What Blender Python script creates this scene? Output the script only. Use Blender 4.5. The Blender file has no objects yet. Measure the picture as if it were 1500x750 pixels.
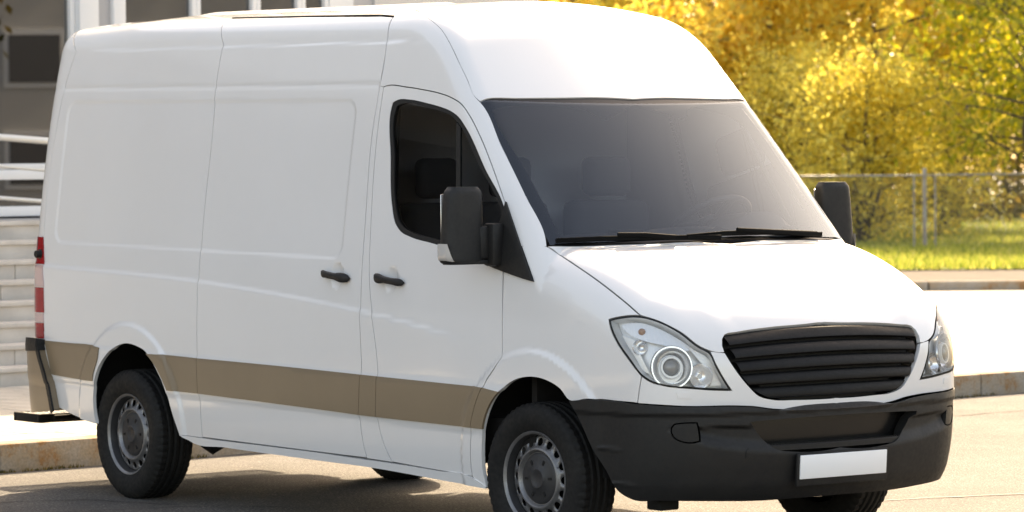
import bpy, bmesh, math, random
import numpy as np
from mathutils import Vector, Matrix
from mathutils.geometry import delaunay_2d_cdt

# ---------------------------------------------------------------- camera, sky, sun, exposure
scene = bpy.context.scene
CAMP = np.array([13.1027, -10.7609, 1.7991]); FPX = 5221.6
YAW, PITCH, ROLL = 2.5046, -.0259, -.0087
def cam_axes():
    f = np.array([math.cos(YAW)*math.cos(PITCH), math.sin(YAW)*math.cos(PITCH), math.sin(PITCH)])
    r = np.array([math.sin(YAW), -math.cos(YAW), 0.0]); u = np.cross(r, f)
    c, s = math.cos(ROLL), math.sin(ROLL)
    return c*r+s*u, -s*r+c*u, f
CR, CU, CF = cam_axes()
cd = bpy.data.cameras.new('camera'); cam = bpy.data.objects.new('camera', cd)
scene.collection.objects.link(cam); scene.camera = cam
cam.matrix_world = Matrix(((CR[0], CU[0], -CF[0], CAMP[0]), (CR[1], CU[1], -CF[1], CAMP[1]), (CR[2], CU[2], -CF[2], CAMP[2]), (0, 0, 0, 1)))
cd.sensor_width = 36; cd.lens = FPX/1500*36; cd.clip_start = .5; cd.clip_end = 1500
cd.dof.use_dof = True; cd.dof.focus_distance = 16.7; cd.dof.aperture_fstop = 5.2; cd.dof.aperture_blades = 0

SUN = Vector((-.56, .56, .61)).normalized()          # direction towards the sun
world = bpy.data.worlds.new('World'); scene.world = world; world.use_nodes = True
wn = world.node_tree.nodes; wl = world.node_tree.links
bgn = wn['Background']; sky = wn.new('ShaderNodeTexSky'); sky.sky_type = 'NISHITA'; sky.sun_disc = False
sky.sun_elevation = math.asin(SUN.z); sky.sun_rotation = math.atan2(SUN.x, SUN.y)
sky.air_density = .8; sky.dust_density = 2.6; sky.ozone_density = .1
wl.new(sky.outputs[0], bgn.inputs[0]); bgn.inputs[1].default_value = .15
sd = bpy.data.lights.new('sun', 'SUN'); sd.energy = 2.8; sd.angle = math.radians(.55); sd.color = (1, .95, .87)
so = bpy.data.objects.new('sun', sd); scene.collection.objects.link(so)
so.rotation_euler = SUN.to_track_quat('Z', 'Y').to_euler(); so.location = (0, 20, 30)
vs = scene.view_settings; vs.view_transform = 'Standard'; vs.look = 'None'; vs.exposure = 1.85; vs.gamma = 1; vs.use_curve_mapping = False
try:
    vs.use_white_balance = True; vs.white_balance_temperature = 9600; vs.white_balance_tint = 12
except Exception: pass

# ---------------------------------------------------------------- helpers
rnd = random.Random(7); nrng = np.random.default_rng(5)
LINK = scene.collection.objects.link
def S(t):
    t = np.clip(t, 0, 1); return t*t*(3-2*t)
def hermite(xs, ys):
    xs = np.asarray(xs, float); ys = np.asarray(ys, float)
    d = np.diff(ys)/np.diff(xs); m = np.empty_like(ys); m[1:-1] = (d[1:]+d[:-1])/2; m[0] = d[0]; m[-1] = d[-1]
    X = np.linspace(xs[0], xs[-1], 1500); i = np.clip(np.searchsorted(xs, X, side='right')-1, 0, len(xs)-2)
    h = xs[i+1]-xs[i]; t = (X-xs[i])/h
    Y = (2*t**3-3*t**2+1)*ys[i]+(t**3-2*t**2+t)*h*m[i]+(-2*t**3+3*t**2)*ys[i+1]+(t**3-t**2)*h*m[i+1]
    return lambda q: np.interp(q, X, Y)
def tag(o, label=None, cat=None, group=None, kind=None):
    if label: o['label'] = label
    if cat: o['category'] = cat
    if group: o['group'] = group
    if kind: o['kind'] = kind
    return o
def empty(name, loc=(0, 0, 0), parent=None):
    o = bpy.data.objects.new(name, None); LINK(o); o.location = loc; o.empty_display_size = .2
    if parent: o.parent = parent
    return o
def mobj(name, verts, faces, mat, parent=None, smooth=False, sharp=None):
    me = bpy.data.meshes.new(name); me.from_pydata([tuple(map(float, v)) for v in verts], [], [tuple(map(int, f)) for f in faces]); me.update()
    return mesh_obj(name, me, mat, parent, smooth, sharp)
def mesh_obj(name, me, mat, parent=None, smooth=False, sharp=None):
    if mat: me.materials.append(mat)
    if smooth:
        me.polygons.foreach_set('use_smooth', [True]*len(me.polygons))
        if sharp: me.set_sharp_from_angle(angle=math.radians(sharp))
    o = bpy.data.objects.new(name, me); LINK(o)
    if parent: o.parent = parent
    return o
def bm_obj(name, bm, mat, parent=None, smooth=False, sharp=None):
    bmesh.ops.recalc_face_normals(bm, faces=bm.faces[:])
    me = bpy.data.meshes.new(name); bm.to_mesh(me); bm.free()
    return mesh_obj(name, me, mat, parent, smooth, sharp)
def bm_box(bm, c, s, bev=0, seg=2, rot=None):
    r = bmesh.ops.create_cube(bm, size=1); vv = r['verts']
    bmesh.ops.scale(bm, vec=Vector(s), verts=vv)
    if bev:
        ee = list({e for v in vv for e in v.link_edges})
        g = bmesh.ops.bevel(bm, geom=ee, offset=bev, segments=seg, affect='EDGES', profile=.5)
        vv = list({v for f in g['faces'] for v in f.verts} | {v for v in vv if v.is_valid})
    if rot is not None: bmesh.ops.rotate(bm, cent=(0, 0, 0), matrix=rot, verts=vv)
    bmesh.ops.translate(bm, vec=Vector(c), verts=vv)
    return vv
def box(name, c, s, mat, parent=None, bev=0, rot=None, seg=2):
    bm = bmesh.new(); bm_box(bm, c, s, bev, seg, rot)
    return bm_obj(name, bm, mat, parent, smooth=bev > 0, sharp=35)
def tube_geo(path, rad, n=8, cap=True):
    P = [Vector(p) for p in path]; V = []; F = []
    if not isinstance(rad, (list, tuple)): rad = [rad]*len(P)
    up = None
    for i, p in enumerate(P):
        t = (P[min(i+1, len(P)-1)]-P[max(i-1, 0)]).normalized()
        if up is None: up = t.orthogonal().normalized()
        up = (up - t*up.dot(t)).normalized(); b = t.cross(up)
        for k in range(n):
            a = 2*math.pi*k/n; V.append(p+(up*math.cos(a)+b*math.sin(a))*rad[i])
    for i in range(len(P)-1):
        for k in range(n): F.append((i*n+k, i*n+(k+1) % n, (i+1)*n+(k+1) % n, (i+1)*n+k))
    if cap:
        F.append(tuple(range(n-1, -1, -1))); F.append(tuple((len(P)-1)*n+k for k in range(n)))
    return V, F
def tube(name, path, rad, mat, parent=None, n=8):
    V, F = tube_geo(path, rad, n); return mobj(name, V, F, mat, parent, True, 50)
def lathe_geo(prof, seg, axis, origin, close=False):
    a = Vector(axis).normalized(); e1 = a.orthogonal().normalized(); e2 = a.cross(e1); o = Vector(origin); V = []; F = []
    n = len(prof)
    for k in range(seg):
        t = 2*math.pi*k/seg; d = e1*math.cos(t)+e2*math.sin(t)
        for r, h in prof: V.append(o+d*r+a*h)
    for k in range(seg):
        for i in range(n-1 if not close else n):
            j = (i+1) % n; F.append((k*n+i, k*n+j, ((k+1) % seg)*n+j, ((k+1) % seg)*n+i))
    return V, F
def lathe(name, prof, seg, axis, origin, mat, parent=None, sharp=40, close=False):
    V, F = lathe_geo(prof, seg, axis, origin, close); return mobj(name, V, F, mat, parent, True, sharp)

# ---------------------------------------------------------------- materials
def mat(name, col=(.8, .8, .8), rough=.5, metal=0, coat=0, spec=.5, **kw):
    m = bpy.data.materials.new(name); m.use_nodes = True; b = m.node_tree.nodes['Principled BSDF']
    b.inputs['Base Color'].default_value = (*col, 1); b.inputs['Roughness'].default_value = rough; b.inputs['Metallic'].default_value = metal
    b.inputs['Coat Weight'].default_value = coat; b.inputs['Coat Roughness'].default_value = kw.get('coat_rough', .04); b.inputs['Specular IOR Level'].default_value = spec
    return m
def N(m, t, **kw):
    n = m.node_tree.nodes.new(t)
    for k, v in kw.items(): setattr(n, k, v)
    return n
def L(m, a, b): m.node_tree.links.new(a, b)
def BS(m): return m.node_tree.nodes['Principled BSDF']
def noise(m, scale, detail=4, rough=.55, coord='Object', vec=None):
    t = N(m, 'ShaderNodeTexNoise'); t.inputs['Scale'].default_value = scale; t.inputs['Detail'].default_value = detail; t.inputs['Roughness'].default_value = rough
    if vec is None:
        c = N(m, 'ShaderNodeTexCoord'); vec = c.outputs[coord]
    L(m, vec, t.inputs['Vector']); return t
def ramp(m, fac, stops):
    r = N(m, 'ShaderNodeValToRGB'); e = r.color_ramp.elements
    while len(e) > 1: e.remove(e[-1])
    e[0].position = stops[0][0]; e[0].color = (*stops[0][1], 1)
    for p, c in stops[1:]:
        q = e.new(p); q.color = (*c, 1)
    L(m, fac, r.inputs[0]); return r
def g3(v): return (v, v, v)
def mixc(m, fac, a, b, mode='MIX'):
    n = N(m, 'ShaderNodeMix', data_type='RGBA', blend_type=mode)
    for s, v in ((n.inputs[0], fac), (n.inputs[6], a), (n.inputs[7], b)):
        if hasattr(v, 'is_output'): L(m, v, s)
        else: s.default_value = v if not isinstance(v, tuple) else (*v, 1)[:4]
    return n.outputs[2]
def bump(m, h, strength, dist):
    b = N(m, 'ShaderNodeBump'); b.inputs['Strength'].default_value = strength; b.inputs['Distance'].default_value = dist
    L(m, h, b.inputs['Height']); L(m, b.outputs[0], BS(m).inputs['Normal']); return b
M = {}
def weather(m, base, dark, scale=3.0, amt=.35, rough=None):
    n1 = noise(m, scale, 6, .65); r = ramp(m, n1.outputs[0], [(.35, base), (.8, tuple(b*(1-amt)+d*amt for b, d in zip(base, dark)))])
    L(m, r.outputs[0], BS(m).inputs['Base Color'])
    if rough:
        n2 = noise(m, scale*9, 4); rr = ramp(m, n2.outputs[0], [(.3, g3(rough[0])), (.75, g3(rough[1]))]); L(m, rr.outputs[0], BS(m).inputs['Roughness'])
m = M['paint'] = mat('white_paint', (.80, .80, .80), .35, coat=1.0, coat_rough=.05); weather(m, (.81, .81, .81), (.70, .69, .67), 1.3, .25)
m = M['beige'] = mat('beige_paint', (.23, .18, .125), .42, coat=.3, coat_rough=.2); weather(m, (.245, .182, .117), (.19, .14, .088), 2.5, .5)
m = M['plastic'] = mat('black_plastic', (.012, .012, .0125), .55, spec=.35); weather(m, (.0115, .0115, .012), (.024, .023, .021), 6, .6, (.45, .65))
n = noise(m, 900, 2); bump(m, n.outputs[0], .12, .001)
M['gloss'] = mat('gloss_black', (.007, .007, .007), .25)
M['rubber'] = mat('black_rubber', (.008, .008, .008), .6, spec=.35)
m = M['tyre'] = mat('tyre_rubber', (.01, .01, .01), .75, spec=.3); weather(m, (.0085, .0085, .0085), (.03, .027, .023), 5, .5, (.6, .9))
m = M['steel'] = mat('rim_steel', (.24, .24, .245), .4, metal=.6); weather(m, (.25, .25, .255), (.08, .07, .06), 14, .6, (.3, .55))
m = M['cap'] = mat('hub_plastic', (.10, .10, .105), .5); weather(m, (.030, .030, .032), (.018, .017, .016), 20, .6)
M['dark'] = mat('dark_underbody', (.010, .0095, .009), .8, spec=.3)
M['liner'] = mat('inner_lining', (.20, .20, .202), .85)
M['trim'] = mat('interior_plastic', (.05, .05, .052), .55)
M['fabric'] = mat('seat_fabric', (.05, .05, .054), .9)
M['chrome'] = mat('chrome', (.90, .90, .91), .16, metal=.75)
M['satin'] = mat('satin_silver', (.88, .88, .88), .3, metal=.15)
M['plate'] = mat('plate_white', (.95, .95, .95), .35)
M['orange'] = mat('amber_bulb', (.45, .27, .19), .15)
M['red'] = mat('red_lens', (.34, .006, .009), .12, coat=.4)
M['clearwhite'] = mat('white_lens', (.75, .72, .70), .1, coat=1)
def glass(name, tint, fres_ior=1.5, rough=0.0):
    m = bpy.data.materials.new(name); m.use_nodes = True; nt = m.node_tree; nt.nodes.clear()
    o = nt.nodes.new('ShaderNodeOutputMaterial'); mx = nt.nodes.new('ShaderNodeMixShader'); t = nt.nodes.new('ShaderNodeBsdfTransparent'); g = nt.nodes.new('ShaderNodeBsdfGlossy'); f = nt.nodes.new('ShaderNodeFresnel')
    t.inputs[0].default_value = (*tint, 1); g.inputs['Roughness'].default_value = rough; f.inputs[0].default_value = fres_ior
    nt.links.new(f.outputs[0], mx.inputs[0]); nt.links.new(t.outputs[0], mx.inputs[1]); nt.links.new(g.outputs[0], mx.inputs[2]); nt.links.new(mx.outputs[0], o.inputs[0])
    return m
M['windshield'] = glass('windshield_glass', (.93, .94, .93), 1.7)
M['windshield'].node_tree.nodes['Glossy BSDF'].inputs[0].default_value = (.80, .90, 1.0, 1)
M['sideglass'] = glass('tinted_glass', (.58, .58, .59), 1.5)
M['lens'] = glass('lamp_lens', (.97, .98, .98), 1.28)
M['bgglass'] = glass('building_glass', (.34, .34, .33), 2.6)
m = M['ribbed'] = mat('ribbed_reflector', (.86, .87, .89), .25, metal=.2)
# ---------------------------------------------------------------- the van's skin: one smooth implicit body, cut into panels
def smax(a, b, r):
    h = np.maximum(r-np.abs(a-b), 0)/r
    return np.maximum(a, b)+h*h*r*.25
wfun = hermite([0, .2, .3, .45, .7, 1.0, 1.25, 1.6, 2.1, 2.5, 2.7, 3.2], [.93, .955, .967, .985, .996, .998, .985, .945, .875, .80, .75, .62])
n0 = hermite([0, .3, .55, .7, .85, 1.05, 1.3, 2], [1.0, 1.02, 1.02, 1.02, 1.018, .995, .9, .3])
nb0 = hermite([-.5, .2, .27, .34, .42, .50, .58, .68, .72, .78, 1.5], [.6, .86, .96, 1.012, 1.036, 1.05, 1.056, 1.055, 1.048, 1.03, .6])
def zbody(x, z): return z+.016*(x+1.8)
ARCH = ((-3.585, .40, .570, .015), (.05, .375, .585, .014))
belt = hermite([-6, -4.56, -2.87, -1.35, -.4, .5], [1.31, 1.254, 1.198, 1.087, .972, .87])
def rrect(x, z, x0, x1, z0, z1, r):
    qx = np.abs(x-(x0+x1)/2)-(x1-x0)/2+r; qz = np.abs(z-(z0+z1)/2)-(z1-z0)/2+r
    return np.hypot(np.maximum(qx, 0), np.maximum(qz, 0))+np.minimum(np.maximum(qx, qz), 0)-r
HANDLES = ((-1.565, 1.253), (-1.095, 1.242))
def side_d(x, ya, z):
    zb = zbody(x, z); d = np.zeros_like(x)
    sidew = 1.0
    bl = belt(x)-z
    d += sidew*.009*S(bl/.032+.5)*np.exp(-np.maximum(bl, 0)/.16)*S((-.35-x)/.5)
    for x0, x1, z0, z1 in ((-4.43, -1.53, 1.33, 2.135),):
        d -= sidew*.0055*S(-rrect(x, zb, x0, x1, z0, z1, .09)/.024)
    d -= sidew*.005*S((zb-2.398)/.018)*S((x+4.3)/.3)*S((-.95-x)/.3)
    d -= sidew*.003*np.exp(-((zb-2.2)/.012)**2)*(x < -1.36)
    for cx, cz, ro, a in ARCH:
        r = np.hypot(x-cx, z-cz); d += sidew*a*S((ro-r)/.035)*(z < 1.2)
    for hx, hz in HANDLES:
        q = ((x-hx)/.058)**2+((z-hz)/.066)**2; d -= sidew*.016*np.maximum(1-q, 0)**.8
    d += .006*sidew*S((zb-.555)/.03)*S((.80-zb)/.03)*(x < .3)
    return d
def hood_d(x, ya):
    yc = np.interp(x, [0, .3, .6, .9], [.79, .72, .635, .52])
    return .011*S((yc-ya)/.13+.5)
def roof_d(x, ya):
    ribs = np.exp(-(((ya-.11+.11) % .22-.11)/.045)**2)*S((.38-ya)/.06)
    return .012*S((-1.75-x)/.12)*S((x+4.0)/.3)*ribs
def body(x, y, z, dsp=True):
    ya = np.abs(y); zb = zbody(x, z)
    gs = ya-wfun(zb)+.085*np.maximum(x, 0)**2
    if dsp: gs = gs-side_d(x, ya, z)
    B = .20-.09*(z-1.426)
    gw = (x-(.061-.941*(z-1.426)+B*(1-(ya/.88)**2)))*.70
    hx = x-.25
    gh = (z-(1.437-.25*hx-.40*np.maximum(hx, -.3)**2-.075*ya*ya-(hood_d(x, ya) if dsp else 0)))*.87
    gf = x-(n0(z)-.185*ya*ya)
    gr = z-(2.622-.016*(x+1.8)-.070*(ya/.75)**2-.025*S((-3.7-x)/.8))-(roof_d(x, ya) if dsp else 0)
    gb = -(x+4.68-.05*np.maximum(zb-1.4, 0)**2)+.10*ya**2-.1
    hood = np.maximum(smax(smax(gs, gh, .20), gf, .14), -(x+.3))
    cab = smax(smax(smax(gw, gr, .19), gs, .10), gb, .13)
    return np.minimum(hood, cab)
def bump_disp(x, y, z):
    ya = np.abs(y); d = np.zeros_like(x)
    front = S((x-.55)/.1)
    zt = .628+.0*ya                                   # upper edge of the scoop, lower edge curves up to the fog lamp
    zl = np.interp(ya, [0, .30, .55, .70, .80, .86, .90], [.47, .485, .505, .53, .565, .60, .628])
    dep = np.interp(ya, [0, .70, .84, .90], [.024, .024, .018, 0])
    ins = S((z-zl)/.07)*S((zt-z)/.014)
    d -= front*dep*ins
    d += .010*S((z-.668)/.02)                          # ledge band along the top
    r = np.hypot(x-ARCH[1][0], z-ARCH[1][1])
    d += .012*S((.64-r)/.03)*S((.55-x)/.1)
    for zz, x1 in ((.522, .68), (.366, .74)): d += .006*np.exp(-((z-zz)/.008)**2)*S((x1-x)/.08)*S((x-.50)/.03)
    return d
def bumper_f(x, y, z, dsp=True):
    ya = np.abs(y)
    gs = ya-(wfun(z)+.006)+.085*np.maximum(x, 0)**2+.10*np.maximum(.36-z, 0)
    gf = x-(nb0(z)-.185*ya*ya)
    g = np.maximum(smax(gs, gf, .24), -(x-.1))
    return g-(bump_disp(x, y, z) if dsp else 0)
def ray(px, py):
    d = CF*FPX+CR*(px-750)-CU*(py-375); return d/np.linalg.norm(d)
def hit(pts, f=body):
    D = np.array([ray(*p) for p in pts]); ts = np.arange(12, 23.5, .02); out = []
    for d in D:
        X = CAMP+ts[:, None]*d; g = f(X[:, 0], X[:, 1], X[:, 2]); ok = g < 0
        if not ok.any():
            i = int(np.argmin(g)); out.append(X[i]); continue
        i = int(np.argmax(ok)); a, b = ts[i-1], ts[i]
        for _ in range(24):
            mm = (a+b)/2; Xm = (CAMP+mm*d)[:, None]
            if f(Xm[0], Xm[1], Xm[2])[0] < 0: b = mm
            else: a = mm
        out.append(CAMP+b*d)
    return np.array(out)
def proj(X):
    d = np.asarray(X)-CAMP; z = d@CF; return 750+FPX*(d@CR)/z, 375-FPX*(d@CU)/z
def to3(pts, f):
    out = [None]*len(pts); ii = [i for i, p in enumerate(pts) if len(p) == 2]
    if ii:
        h = hit([pts[i] for i in ii], f)
        for k, i in enumerate(ii): out[i] = h[k]
    for i, p in enumerate(pts):
        if len(p) == 3: out[i] = np.array(p, float)
    return np.array(out)
def smooth_loop(P, res, corner=38, closed=True, force=None):
    n = len(P); ang = np.zeros(n)
    for i in range(n):
        a = P[i]-P[i-1]; b = P[(i+1) % n]-P[i]
        ang[i] = math.degrees(math.acos(np.clip(a@b/(np.linalg.norm(a)*np.linalg.norm(b)+1e-12), -1, 1)))
    cor = ang > corner; out = []
    if force is not None: cor = cor | force
    def tan(i):
        if cor[i]: return None
        a = P[i]-P[i-1]; b = P[(i+1) % n]-P[i]; la, lb = np.linalg.norm(a), np.linalg.norm(b)
        t = a/la*lb+b/lb*la; return t/np.linalg.norm(t)
    for i in range(n if closed else n-1):
        p0, p1 = P[i], P[(i+1) % n]; l = np.linalg.norm(p1-p0); k = max(1, int(round(l/res)))
        c = (p1-p0)/l
        t0 = tan(i) if (closed or i > 0) else c; t1 = tan((i+1) % n) if (closed or i < n-2) else c
        if t0 is None and t1 is None: t0 = t1 = c
        elif t0 is None: t0 = 2*c*(c@t1)-t1
        elif t1 is None: t1 = 2*c*(c@t0)-t0
        for j in range(k):
            s = j/k; h00 = 2*s**3-3*s**2+1; h10 = s**3-2*s**2+s; h01 = -2*s**3+3*s**2; h11 = s**3-s**2
            out.append(h00*p0+h10*l*t0+h01*p1+h11*l*t1)
    return np.array(out)
def area2(P): x, y = P[:, 0], P[:, 1]; return float(np.sum(x*np.roll(y, -1)-np.roll(x, -1)*y))/2
def inset(P, g):
    if g == 0: return P
    if area2(P) < 0: P = P[::-1]
    a = P-np.roll(P, 1, 0); b = np.roll(P, -1, 0)-P
    a = a/np.maximum(np.linalg.norm(a, axis=1), 1e-9)[:, None]; b = b/np.maximum(np.linalg.norm(b, axis=1), 1e-9)[:, None]
    na = np.stack([-a[:, 1], a[:, 0]], 1); nb = np.stack([-b[:, 1], b[:, 0]], 1); q = na+nb
    q /= np.maximum((q*q).sum(1)/2, .35)[:, None]
    return P+q*g
def inside(Q, P):
    x, y = Q[:, 0], Q[:, 1]; c = np.zeros(len(Q), bool); n = len(P)
    for i in range(n):
        x0, y0 = P[i]; x1, y1 = P[(i+1) % n]
        if y0 == y1: continue
        k = (y0 > y) != (y1 > y); c ^= k & (x < (x1-x0)*(y-y0)/(y1-y0)+x0)
    return c
def segdist(Q, P):
    d = np.full(len(Q), 9.)
    A = P; Bq = np.roll(P, -1, 0)
    for a, b in zip(A, Bq):
        ab = b-a; t = np.clip(((Q-a)@ab)/max(ab@ab, 1e-12), 0, 1); d = np.minimum(d, np.hypot(*(Q-a-t[:, None]*ab).T))
    return d
def basis(d):
    d = np.array(d, float); d /= np.linalg.norm(d)
    ref = np.array([0, 0, 1.]) if abs(d[2]) < .9 else np.array([1., 0, 0])
    e1 = np.cross(ref, d); e1 /= np.linalg.norm(e1); return d, e1, np.cross(d, e1)
def solve(UV, d, e1, e2, f, t0=2.6):
    base = UV[:, :1]*e1+UV[:, 1:]*e2; n = len(UV); t0 = max(t0, 5.2 if d[0] < -.3 else 3.2 if d[2] > .5 else 2.4); t = np.full(n, t0)
    F_ = lambda t, i=slice(None): (lambda X: f(X[:, 0], X[:, 1], X[:, 2]))(base[i]+t[:, None]*d)
    for _ in range(26): t = t-np.clip(F_(t)*.9, -.3, .6)
    lo = t.copy(); hi = t.copy(); g = F_(t); stp = .004
    for _ in range(14):                          # bracket the skin, then bisect
        go = g > 0; lo = np.where(F_(lo) > 0, lo-stp, lo); hi = np.where(F_(hi) < 0, hi+stp, hi); stp *= 1.5
    for _ in range(16):
        m_ = (lo+hi)/2; ins = F_(m_) < 0; lo = np.where(ins, m_, lo); hi = np.where(ins, hi, m_)
    tt = (lo+hi)/2; bad = np.abs(F_(tt)) > 3e-3
    if bad.any() and (~bad).any():               # off the skin: keep the depth of the nearest good point
        G_ = np.where(~bad)[0]
        for i in np.where(bad)[0]: tt[i] = tt[G_[np.argmin(((UV[G_]-UV[i])**2).sum(1))]]
    return base+tt[:, None]*d
def grad(X, f):
    e = 2e-3; g = np.stack([f(*(X+dx).T)-f(*(X-dx).T) for dx in np.eye(3)*e], 1)
    return g/np.maximum(np.linalg.norm(g, axis=1), 1e-9)[:, None]
def to_uv(P3, e1, e2): return np.stack([P3@e1, P3@e2], 1)
def panel_geo(outline, d, f=body, gap=.003, res=.03, off=0., flange=.02, holes=(), offf=None, corner=38, presmooth=True, hole_gap=None, pin=None):
    """cut one panel out of the skin: returns verts, normals, faces, flange faces"""
    d, e1, e2 = basis(d)
    def loop(o):
        P = to_uv(to3(o, f), e1, e2) if not isinstance(o, np.ndarray) else o
        return smooth_loop(P, res, corner) if presmooth else P
    out = loop(outline)
    if area2(out) < 0:
        out = out[::-1]
        if pin is not None: pin = pin[::-1]
    o0 = out; out = inset(out, gap)
    if pin is not None: out = np.where(pin[:, None], o0, out)
    hs = []
    for h in holes:
        q = loop(h)
        if area2(q) < 0: q = q[::-1]
        hs.append(inset(q, -(gap if hole_gap is None else hole_gap)))
    lo, hi = out.min(0), out.max(0); gx = np.arange(lo[0], hi[0], res); gy = np.arange(lo[1], hi[1], res*.87)
    GX, GY = np.meshgrid(gx, gy); GX[1::2] += res/2; Q = np.stack([GX.ravel(), GY.ravel()], 1)
    k = inside(Q, out) & (segdist(Q, out) > res*.45)
    for h in hs: k &= ~inside(Q, h) & (segdist(Q, h) > res*.45)
    Q = Q[k]
    V2 = [out]; E = [(i, (i+1) % len(out)) for i in range(len(out))]; o = len(out)
    for h in hs:
        V2.append(h); E += [(o+i, o+(i+1) % len(h)) for i in range(len(h))]; o += len(h)
    allp = np.concatenate(V2+[Q])
    rv, re, rf, *_ = delaunay_2d_cdt([Vector(p) for p in allp], E, [], 0, 1e-6)
    UV = np.array([[v.x, v.y] for v in rv]); T = np.array([t for t in rf if len(t) == 3])
    C = UV[T].mean(1); k = inside(C, out)
    for h in hs: k &= ~inside(C, h)
    A = UV[T]; ar = np.abs((A[:, 1, 0]-A[:, 0, 0])*(A[:, 2, 1]-A[:, 0, 1])-(A[:, 2, 0]-A[:, 0, 0])*(A[:, 1, 1]-A[:, 0, 1]))
    T = T[k & (ar > 1e-9)]
    used = np.unique(T); mp = np.full(len(UV), -1); mp[used] = np.arange(len(used)); UV = UV[used]; T = mp[T]
    A = UV[T]; s = (A[:, 1, 0]-A[:, 0, 0])*(A[:, 2, 1]-A[:, 0, 1])-(A[:, 2, 0]-A[:, 0, 0])*(A[:, 1, 1]-A[:, 0, 1])
    T[s < 0] = T[s < 0][:, ::-1]
    X = solve(UV, d, e1, e2, f); Nn = grad(X, f)
    if offf is not None: X = X+Nn*offf(X, UV)[:, None]
    elif off: X = X+Nn*off
    if offf is not None: Nn = None
    return X, Nn, T
def panel_mesh(name, X, Nn, T, flange=.02, flip=False):
    ed = {}
    for t in T:
        for a, b in ((t[0], t[1]), (t[1], t[2]), (t[2], t[0])):
            ed[(a, b)] = ed.get((a, b), 0)+1
    if Nn is None:
        fn = np.cross(X[T[:, 1]]-X[T[:, 0]], X[T[:, 2]]-X[T[:, 0]]); Nn = np.zeros_like(X)
        for k in range(3): np.add.at(Nn, T[:, k], fn)
        Nn /= np.maximum(np.linalg.norm(Nn, axis=1), 1e-12)[:, None]
    bd = [(a, b) for (a, b) in ed if (b, a) not in ed]
    V = [X]; LN = [Nn[T].reshape(-1, 3)]; F = [tuple(t) for t in T]; n = len(X)
    if flange:
        bv = sorted({a for e in bd for a in e}); ix = {v: i for i, v in enumerate(bv)}; m_ = len(bv)
        top = X[bv]; bot = X[bv]-Nn[bv]*flange; V += [top, bot]; ln = []
        for a, b in bd:
            q = (n+ix[b], n+ix[a], n+m_+ix[a], n+m_+ix[b]); F.append(q)
            fn = np.cross(X[a]-X[b], -Nn[a]); fn /= max(np.linalg.norm(fn), 1e-12); ln += [fn]*4
        LN.append(np.array(ln).reshape(-1, 3))
    V = np.concatenate(V); LN = np.concatenate(LN)
    if flip:
        V = V*[1, -1, 1]; LN = LN*[1, -1, 1]; nf = []; ln = []; p = 0
        for f_ in F:
            k = len(f_); nf.append(f_[::-1]); ln.append(LN[p:p+k][::-1]); p += k
        F = nf; LN = np.concatenate(ln)
    me = bpy.data.meshes.new(name); me.from_pydata([tuple(v) for v in V], [], [tuple(int(i) for i in f_) for f_ in F]); me.update()
    me.polygons.foreach_set('use_smooth', [True]*len(F))
    me.normals_split_custom_set([tuple(v) for v in LN]); return me
def panel(name, outline, d, mt, parent, both=True, flange=.02, sub=None, **kw):
    """right-hand panel and its mirror twin on the far side"""
    X, Nn, T = panel_geo(outline, d, flange=flange, **kw); res = []
    for fl in ((False, True) if both else (False,)):
        o = mesh_obj(name, panel_mesh(name, X, Nn, T, flange, fl), mt); o.parent = parent[1 if fl else 0] if isinstance(parent, (tuple, list)) else parent; res.append(o)
    return res
def sym_panel(name, outline, d, mt, parent, flange=.02, **kw):
    """half panel with an edge on y = 0, mirrored and joined into one mesh"""
    gap = kw.pop('gap', .003); f = kw.get('f', body); res = kw.get('res', .03); d_, e1, e2 = basis(d); P = to3(outline, f); c = np.abs(P[:, 1]) < .012
    dc, c1, c2 = basis((d[0], 0, d[2])); out = []; fo = []
    P[c, 1] = 0
    if c.any():
        P[c] = solve(to_uv(P[c], c1, c2), dc, c1, c2, f)
    n = len(P)
    for i in range(n):
        out.append(P[i]); fo.append(bool(c[i])); j = (i+1) % n
        if c[i] and c[j]:
            k = max(2, int(np.linalg.norm(P[j]-P[i])/res)); t = np.arange(1, k)[:, None]/k
            q = solve(to_uv(P[i]*(1-t)+P[j]*t, c1, c2), dc, c1, c2, f); out += list(q); fo += [True]*len(q)
    uv = smooth_loop(to_uv(np.array(out), e1, e2), res, kw.get('corner', 38), True, np.array(fo))
    kw['presmooth'] = False; pin = np.abs(solve(uv, d_, e1, e2, f)[:, 1]) < .0015
    X, Nn, T = panel_geo(uv, d, flange=0, gap=gap, pin=pin, **kw)
    k = np.abs(X[:, 1]) < .0022
    X[k, 1] = 0
    if Nn is not None:
        Nn[k, 1] = 0; Nn /= np.linalg.norm(Nn, axis=1)[:, None]
    n = len(X); mp = np.arange(n)+n; mp[k] = np.where(k)[0]
    T = T[~k[T].all(1)]
    X2 = np.concatenate([X, X*[1, -1, 1]]); N2 = None if Nn is None else np.concatenate([Nn, Nn*[1, -1, 1]]); T2 = np.concatenate([T, mp[T][:, ::-1]])
    return mesh_obj(name, panel_mesh(name, X2, N2, T2, flange), mt, parent)
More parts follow.
